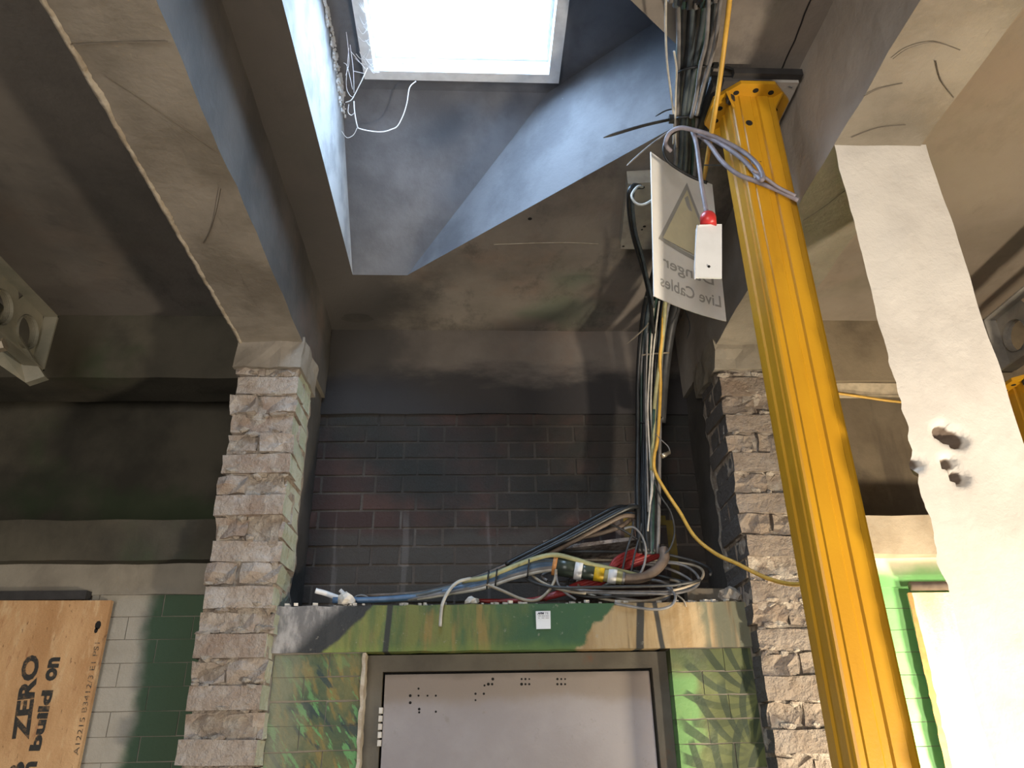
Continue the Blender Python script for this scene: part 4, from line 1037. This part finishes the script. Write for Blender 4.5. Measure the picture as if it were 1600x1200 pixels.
# ------------------------------------------------------------------ cables lying on the lintel
SZL = 0.445
def on_shelf(px, py, Y):           # point never below the shelf top
    v_ = onY(px, py, Y); return Vector((v_.x, v_.y, max(v_.z, SZL)))
def scable(name, pts, rad, mat, label, group=None, sub=6, free=False):
    P = [onY(*q_) if free else Vector((onY(*q_).x, q_[2], max(onY(*q_).z, SZL + rad if q_[2] > DY - 0.004 else -9))) for q_ in pts]
    return tag(tube(name, P, rad, M[mat], None, sub, 7), label, 'cable', group)
rs = random.Random(9)
for i in range(13):
    dx = rs.uniform(-14, 14); dy = rs.uniform(-8, 12); Y0 = rs.uniform(2.80, 3.0)
    pts = [(1000 + dx * .4, 800 + dy, 2.87), (975 + dx, 796 + dy, Y0), (935 + dx, 815 + dy, Y0), (885 + dx, 842 + dy, Y0), (845 + dx, 862 + dy, Y0), (800 + dx, 885 + dy, Y0 - .02), (750 + dx, 905 + dy, Y0 - .02), (690 + dx * 2, 925 + dy * .4, Y0 - .04), (610 + dx * 3, 934 + rs.uniform(-3, 3), Y0 - .05)]
    if i % 3 == 0: pts = pts[:6]
    scable('dark_cable', pts, rs.choice((0.006, 0.007, 0.009)), rs.choice(('cable_black', 'cable_charcoal', 'cable_brown')), 'dark cable fanning down from the bundle on to the lintel', 'dark cables fanning over the lintel')
# dusty sleeve with an open end
sl = MB(); P = path([(849, 853, 2.84), (880, 846, 2.84), (905, 839, 2.84)]); sl.tube(P, [0.019, 0.018, 0.016], 10, caps=False)
tag(sl.build('cable_sleeve', M['cable_brown'], smooth=True), 'dusty brown open ended sleeve over the dark cables', 'sleeve')
scable('brown_cable', [(900, 841, 2.84), (940, 833, 2.84), (970, 822, 2.84), (985, 812, 2.86)], 0.009, 'cable_brown', 'brown cable entering the dusty sleeve')
# plastic wrapped board lying at the back
q = MB(); q.prism([onY(862, 860, 2.90), onY(1000, 843, 2.92), onY(1006, 866, 3.07), onY(882, 884, 3.07)], (0, 0, 0.014))
wrapm = material('plastic_wrap', lambda g: g.mix((0.16, 0.125, 0.105), (0.32, 0.27, 0.24), g.ss(g.noise(18, 6, 0.7), 0.4, 0.62)), 0.22, 0.9, 45, spec=0.7)
tag(q.build('wrapped_board', wrapm), 'brown board in crumpled shiny plastic behind the cable joint', 'board')
# joint with bands
jt = empty('cable_joint', onY(920, 890, 2.76), 'dark cable joint wrapped with white orange and yellow bands', 'cable joint')
J0, J1 = onY(864, 883, 2.77), onY(972, 903, 2.74); JD = J1 - J0
def jseg(name, a, b_, r, mat, par=None): return MB().tube([J0 + JD * a, J0 + JD * b_], r, 14).build(name, M[mat], par or jt, smooth=True)
jb_ = jseg('joint_body', 0.02, 0.34, 0.034, 'joint_dark_green'); jn_ = jseg('joint_neck', 0.34, 0.60, 0.029, 'joint_dark_green'); jl_ = jseg('joint_tail', 0.60, 1.0, 0.024, 'cable_olive')
jseg('orange_band', 0.0, 0.06, 0.0365, 'tape_orange', jb_); jseg('white_band', 0.32, 0.43, 0.036, 'tape_white', jn_); jseg('yellow_band', 0.58, 0.74, 0.0285, 'tape_yellow', jl_); jseg('white_band', 0.80, 0.92, 0.0265, 'tape_white', jl_); jseg('end_ring', 0.96, 1.04, 0.022, 'cable_grey')
scable('brown_cable', [(968, 903, 2.74), (990, 904, 2.75), (1010, 900, 2.77), (1028, 888, 2.79), (1038, 872, 2.81), (1036, 858, 2.83)], 0.019, 'cable_brown', 'thick dusty brown cable leaving the joint towards the bundle')
core_paths = [('cable_blue', 0.0105, 0, 0), ('cable_blue', 0.009, 3, 4), ('cable_grey', 0.010, -1, 8), ('cable_white', 0.008, 2, 11), ('cable_bluegrey', 0.010, -3, -4)]
for i, (mt, r, dx, dy) in enumerate(core_paths):
    e = dy * 0.5
    scable('joint_core_cable', [(868, 881 + dy * 0.7, 2.77), (840 + dx, 882 + dy, 2.765), (800 + dx, 892 + dy, 2.76), (755 + dx, 907 + dy, 2.75), (705 + dx, 921 + e, 2.74), (650 + dx, 932 + e * .5, 2.735), (590 + dx, 937 + e * .3, 2.73 + 0.01 * i), (520 + 12 * i, 938, 2.73 + 0.012 * i)], r, mt, ('upper blue core cable running from the joint along the lintel', 'lower blue core cable running from the joint along the lintel', 'grey core cable running from the joint along the lintel', 'white lowest core cable running from the joint along the lintel', 'slate grey topmost core cable running from the joint along the lintel')[i], 'core cables of the cable joint')
scable('olive_cable', [(1000, 900, 2.80), (960, 890, 2.74), (925, 882, 2.735), (895, 873, 2.735), (866, 867, 2.74), (835, 873, 2.745), (800, 886, 2.745), (760, 902, 2.74), (722, 908, 2.735)], 0.0088, 'cable_olive', 'olive green sheathed cable arching over the joint')
# clips round the cores
for px, py in ((762, 904), (775, 902), (825, 886)):
    c = onY(px, py + 2, 2.755); pts = [c + Vector((0.004 * math.sin(a_), 0.032 * math.cos(a_), 0.032 * math.sin(a_))) for a_ in [2 * math.pi * k / 14 for k in range(15)]]
    MB().tube(pts, 0.0028, 5).build('tie_band', M['cable_black'], jt, smooth=True)
# white stripped ends at the far end
scable('stripped_end', [(540, 938, 2.76), (522, 932, 2.75), (508, 927, 2.745), (493, 923, 2.74)], 0.0095, 'tape_white', 'white frayed cable end pointing up beside the pale pillar', free=True)
scable('stripped_end', [(550, 936, 2.74), (541, 931, 2.735), (531, 922, 2.73)], 0.007, 'tape_white', 'shorter white frayed cable end beside the plaster lump', free=True)
# red cables
for i in range(6):
    o_ = i * 1.0 - 2.5
    if i % 2 == 0:
        pts = [(1008 + o_, 862 + o_ * 2, 2.86), (985, 868 + o_ * 2.2, 2.83), (962, 880 + o_ * 2.5, 2.81), (945, 900 + o_ * 2, 2.81), (900, 918 + o_ * 2, 2.80), (860, 932 + o_, 2.79), (820, 938, 2.79), (765 + o_ * 8, 939, 2.79)]
    else:
        pts = [(1040 + o_, 862 + o_, 2.85), (1010, 872 + o_ * 2, 2.84), (975, 885 + o_ * 2, 2.83), (940, 905 + o_ * 2.4, 2.80), (905, 917 + o_ * 2, 2.80), (870, 928 + o_, 2.79), (845 - o_ * 4, 937, 2.79)]
    scable('red_cable', pts, 0.0078, 'cable_red', 'red cable lying along the lintel behind the joint', 'red cables on the lintel')
# coil of grey cable
coil = []
for i in range(7):
    rx = 0.155 + 0.012 * i; c = onY(985 - 3 * i, 930 - 1.5 * i, 2.80)
    pts = [Vector((c.x + math.cos(a_) * rx * (1.0 + .04 * math.sin(3 * a_ + i)) + (0.02 * i if math.cos(a_) > 0 else -0.02 * i), 2.80 + math.sin(a_) * (0.085 + 0.004 * i), SZL + 0.010 + 0.006 * i + (0.05 + 0.006 * i) * (1 + math.sin(a_)) + 0.010 * math.sin(2 * a_ + i * 1.7))) for a_ in [2 * math.pi * k / 26 + i for k in range(25)]]
    coil.append(pts)
cr = empty('cable_coil', (onY(985, 935, 2.8).x, 2.80, SZL), 'coil of thin grey cables resting at the end of the lintel', 'cable coil')
for i, pts in enumerate(coil): tube('coil_turn', pts, 0.0052, M[('cable_grey', 'cable_beige', 'cable_charcoal', 'cable_grey')[i % 4]], cr, 3, 6)
tube('coil_tail', path([(1040, 915, 2.74), (1055, 930, 2.68), (1050, 945, 2.665), (1030, 952, 2.66), (1000, 950, 2.665), (960, 943, 2.668)]), 0.0048, M['cable_grey'], cr)
tube('coil_tail', path([(1058, 930, 2.70), (1068, 938, 2.672), (1072, 948, 2.665)]), 0.003, M['cable_beige'], cr)
# loose single cables
scable('white_cable', [(735, 904, 2.735), (716, 909, 2.70), (702, 922, 2.672), (692, 942, 2.662), (689, 960, 2.662), (688, 979, 2.664)], 0.006, 'cable_white', 'thin white cable hanging down over the face of the lintel', free=True)
scable('beige_cable', [(760, 913, 2.735), (785, 923, 2.72), (815, 936, 2.715), (838, 938, 2.715), (856, 925, 2.72), (867, 906, 2.735), (869, 890, 2.74)], 0.0058, 'cable_beige', 'beige cable drooping below the cable joint', free=True)
scable('grey_cable', [(869, 898, 2.735), (872, 912, 2.73), (882, 925, 2.725), (900, 937, 2.725)], 0.0042, 'cable_grey', 'short grey cable dropping from the orange band', free=True)
scable('thin_loop_cable', [(905, 816, 2.86), (935, 814, 2.85), (965, 824, 2.83), (995, 842, 2.82), (1010, 852, 2.82)], 0.0045, 'cable_charcoal', 'thin dark cable arching over the dusty sleeve', free=True)
scable('thin_loop_cable', [(975, 826, 2.80), (990, 824, 2.79), (1003, 838, 2.78), (1009, 858, 2.77), (1007, 880, 2.765), (1000, 898, 2.76)], 0.0045, 'cable_grey', 'thin grey cable looping down beside the bundle foot', free=True)
scable('thin_loop_cable', [(1022, 750, 2.80), (1032, 775, 2.80), (1048, 800, 2.80), (1054, 830, 2.80), (1048, 855, 2.80), (1036, 868, 2.80)], 0.0035, 'cable_charcoal', 'thin black cable bowing out from the bundle foot', free=True)
for k_, (x0, x1) in enumerate(((990, 978), (1003, 992))):
    scable('thin_drop_cable', [(x0, 815, 2.83), (x0 - 3, 835, 2.82), (x1, 865, 2.80), (x1 - 6, 895, 2.79)], 0.004, 'cable_charcoal', ('thin dark wire dropping through the red cables', 'second thin dark wire dropping nearer the bundle foot')[k_], free=True)
# hanging connector
hc = empty('coax_connector', onY(1038, 712, 2.76), 'small silver connector dangling on a thin wire beside the bundle', 'connector')
a, c = onY(1046, 707, 2.76), onY(1034, 713, 2.755); MB().tube([a, a + (c - a) * .45, a + (c - a) * .46, c], [0.0075, 0.0075, 0.0095, 0.0095], 10).build('plug', M['brass'], hc, smooth=True)
tube('wire', path([(1024, 678, 2.78), (1034, 688, 2.77), (1044, 698, 2.765), (1047, 707, 2.76)]), 0.0022, M['cable_grey'], hc)

# ------------------------------------------------------------------ rubble and scraps on the lintel
def lump(name, c, size, mat, label, seed, cat='rubble'):
    bm = bmesh.new(); bmesh.ops.create_icosphere(bm, subdivisions=2, radius=1.0)
    vs_ = []
    for v_ in bm.verts:
        d = 1 + 0.45 * mnoise.noise(v_.co * 1.7 + Vector((seed, 0, 0))); vs_.append(Vector((c[0] + v_.co.x * size[0] * d, c[1] + v_.co.y * size[1] * d, c[2] + max(-0.55, v_.co.z) * size[2] * d)))
    fs = [[q_.index for q_ in f_.verts] for f_ in bm.faces]; bm.free()
    return tag(mk(name, vs_, fs, M[mat]), label, cat)
def shelf_at(px, Y): return onY(px, 940, Y).x
lump('plaster_lump', (shelf_at(541, 2.715), 2.705, SZL + 0.018), (0.030, 0.026, 0.026), 'rubble_white', 'white plaster lump on the lintel at the frayed cable ends', 1.0)
lump('plaster_lump', (shelf_at(737, 2.70), 2.70, SZL + 0.010), (0.022, 0.02, 0.016), 'rubble_white', 'small plaster crumb on the lintel under the hanging white cable', 4.0)
lump('brick_fragment', (shelf_at(1143, 2.72), 2.72, SZL + 0.022), (0.036, 0.03, 0.030), 'pillar_mortar', 'broken brick fragment at the end of the lintel', 7.0)
q = MB().rough(shelf_at(1074, 2.76), shelf_at(1132, 2.76), 2.75, 2.80, SZL - 0.002, SZL + 0.055, 0.03, 0.003, 12); tag(q.build('wood_block', M['wood_block']), 'dark block of wood beside the brick fragment', 'block')
c = Vector((shelf_at(565, 2.80), 2.80, SZL)); pts = [c + Vector((math.cos(a_) * 0.046, 0, math.sin(a_) * 0.052)) for a_ in [math.pi * k / 12 for k in range(13)]]
v = []; f = []
for k, p_ in enumerate(pts): v += [p_ + Vector((0, -0.02, 0)), p_ + Vector((0, 0.02, 0))]
for k in range(12): f.append((2 * k, 2 * k + 1, 2 * k + 3, 2 * k + 2))
rg = mk('plastic_strap', v, f, M['cable_grey'], smooth=True); sm = rg.modifiers.new('t', 'SOLIDIFY'); sm.thickness = 0.006
tag(rg, 'grey plastic strap standing as an arch on the lintel', 'strap')
for px in (484, 492, 500, 512): pass
crumbs = MB()
for i in range(60):
    x = random.uniform(BL1 + .02, BR0 - .02); y = random.uniform(DY + 0.004, DY + 0.05); r = random.uniform(0.003, 0.008)
    crumbs.obox((x, y, SZL + r * 0.5), (r, r * .3, 0), (-r * .3, r, .2 * r), (0, -.2 * r, r * .7))
tag(crumbs.build('rubble', M['rubble_white']), 'plaster crumbs scattered along the top edge of the lintel', 'rubble', kind='stuff')
# sticker on the lintel
st = [onY(837, 955, DY - 0.010), onY(860, 954.5, DY - 0.010), onY(860.5, 982.5, DY - 0.010), onY(838, 983, DY - 0.010)]
stk = MB().prism([st[0], st[3], st[2], st[1]], (0, 0.001, 0)).build('sticker', M['card_white']); tag(stk, 'small white printed sticker on the green part of the lintel', 'sticker')
def sticker_text(body, px0, px1, py1, h, mat, bold=0.0, shear=0.0):
    a = onY(px0, py1, DY - 0.0113); c = onY(px1, py1, DY - 0.0113); t_ = onY(px0, py1 - h, DY - 0.0113)
    put_text('lettering', body, a, c - a, Vector((0, 0, (t_ - a).z)), M[mat], stk, bold, shear)
sticker_text('APM', 839.5, 850.5, 960, 3.5, 'ink_navy', 0.06, 0.3)
sticker_text('TE', 851.5, 857, 960, 3.5, 'ink_navy')
for y_, segs in ((962.4, ((841, 845), (846.5, 851.5), (852.5, 857.5))), (965.6, ((841, 843), (846.5, 850.5), (852.5, 857.5)))):   # lines of print too small to read
    for a_, b_ in segs:
        p0, p1 = onY(a_, y_, DY - 0.0113), onY(b_, y_, DY - 0.0113)
        MB().box(p0.x, p1.x, DY - 0.0113, DY - 0.0108, p0.z - 0.0011, p0.z + 0.0011).build('print_line', M['ink_grey'], stk)

# ------------------------------------------------------------------ marks on the ceiling
q = MB(); c = onZ(558, 497, CE - 0.001); q.prism([c + Vector((math.cos(a_) * 0.070 * (1 + .1 * math.sin(5 * a_)), math.sin(a_) * 0.040, 0)) for a_ in [2 * math.pi * k / 18 for k in range(18)]], (0, 0, 0.0005))
q.build('spalled_patch', M['sooty_concrete'], ceiling)
q = MB(); pts = [onZ(1270 + random.uniform(-2, 2) - 60 * i / 10, -5 + 137 * i / 10, CE - 0.0015) for i in range(11)]
q.tube(pts, 0.0022, 4); q.build('crack', M['gap_black'], ceiling)

for par, z_, mt, lst in ((beamL, BZ - 0.004, 'wood_block', ([(165, 118), (235, 165), (290, 203), (340, 238)], [(345, 295), (338, 330), (328, 362), (318, 380)], [(110, 70), (180, 66), (262, 65)])),
                         (beamR, BZ - 0.004, 'wood_block', ([(1395, 92), (1420, 75), (1460, 66), (1500, 78)], [(1350, 150), (1375, 138), (1410, 130)], [(1462, 95), (1470, 125), (1490, 152)], [(1330, 215), (1370, 200), (1415, 195)], [(1255, 345), (1285, 325), (1320, 298)], [(1180, 480), (1210, 462), (1245, 450)]))):
    for pl in lst:
        MB().tube(smooth_path([onZ(a_, b_, z_) + Vector((0, 0, 0.002 * mnoise.noise(Vector((a_, b_, 0))))) for a_, b_ in pl], 5), 0.0013, 4).build('crack', M[mt], par)
MB().tube(smooth_path([onZ(a_, b_, CE - 0.001) for a_, b_ in ((772, 382), (830, 380), (885, 379), (935, 381))], 4), 0.0016, 4).build('crack', M['plaster_edge'], ceiling)
MB().prism(disc_ring(onZ(828, 342, CE - 0.001), (1, 0, 0), (0, 1, 0), 0.008, 9), (0, 0, 0.0005)).build('drill_hole', M['gap_black'], ceiling)

# ------------------------------------------------------------------ cobwebs at the rooflight
def px_on(px, py, t):      # strands hang in the shaft between the frame and the splayed wall
    return onZ(px, py, t)
wb = MB()
def strand(pts, r=0.0016): wb.tube(smooth_path([onZ(*q_) for q_ in pts], 6), r, 5)
strand([(574, 106, 2.195), (566, 124, 2.16), (556, 144, 2.13), (549, 156, 2.11), (540, 160, 2.11)], 0.0018)
strand([(553, 158, 2.11), (554, 175, 2.08), (558, 196, 2.05), (562, 201, 2.05), (580, 205, 2.05), (598, 206, 2.05), (612, 202, 2.06), (621, 197, 2.07), (630, 180, 2.10), (636, 160, 2.13), (640, 137, 2.17), (650, 127, 2.19)], 0.002)
strand([(554, 176, 2.08), (549, 180, 2.08), (544, 175, 2.08), (545, 163, 2.1)], 0.0014)
strand([(558, 200, 2.05), (552, 211, 2.03), (542, 215, 2.02), (534, 205, 2.02)], 0.001)
for pts in ([(541, 50, 2.2), (544, 75, 2.18), (545, 100, 2.16), (540, 118, 2.14)], [(571, 108, 2.19), (548, 80, 2.19)], [(570, 115, 2.19), (552, 111, 2.17)], [(547, 70, 2.18), (552, 110, 2.15), (553, 145, 2.12)], [(537, 98, 2.18), (543, 105, 2.17), (551, 140, 2.13)], [(545, 75, 2.18), (541, 130, 2.14), (546, 148, 2.12), (553, 152, 2.11)]): strand(pts, 0.0009)
rw = random.Random(3)
for i in range(26):
    x = 560 + rw.uniform(0, 26); y = rw.uniform(0, 105); strand([(x - 6, y, 2.205), (x + 2, y + rw.uniform(4, 14), 2.20), (x + 10, y + rw.uniform(-4, 10), 2.205)], 0.0009)
for i in range(22):
    x = 590 + rw.uniform(0, 90) ** 1.0; strand([(x, 92 + rw.uniform(0, 4), 2.205), (x + rw.uniform(5, 15), 97 + rw.uniform(0, 6), 2.2), (x + rw.uniform(15, 40), 94 + rw.uniform(0, 14), 2.2)], 0.0009)
tag(wb.build('cobweb', M['web_silk'], smooth=True), 'white dusty cobweb strands hanging at the corner of the rooflight', 'cobweb', kind='stuff')
cf_ = MB()
for i in range(170):
    t = rw.random(); c = onX(510 + 30 * t + rw.uniform(-7, 3), 183 * t, SX + 0.004); r = rw.uniform(0.002, 0.007)
    cf_.obox(c + Vector((0.004, 0, 0)), (r * .6, 0, 0), (0, r, r * .3), (0, -r * .3, r))
tag(cf_.build('flaking_paint', M['window_frame_paint'], shaft), kind='stuff')
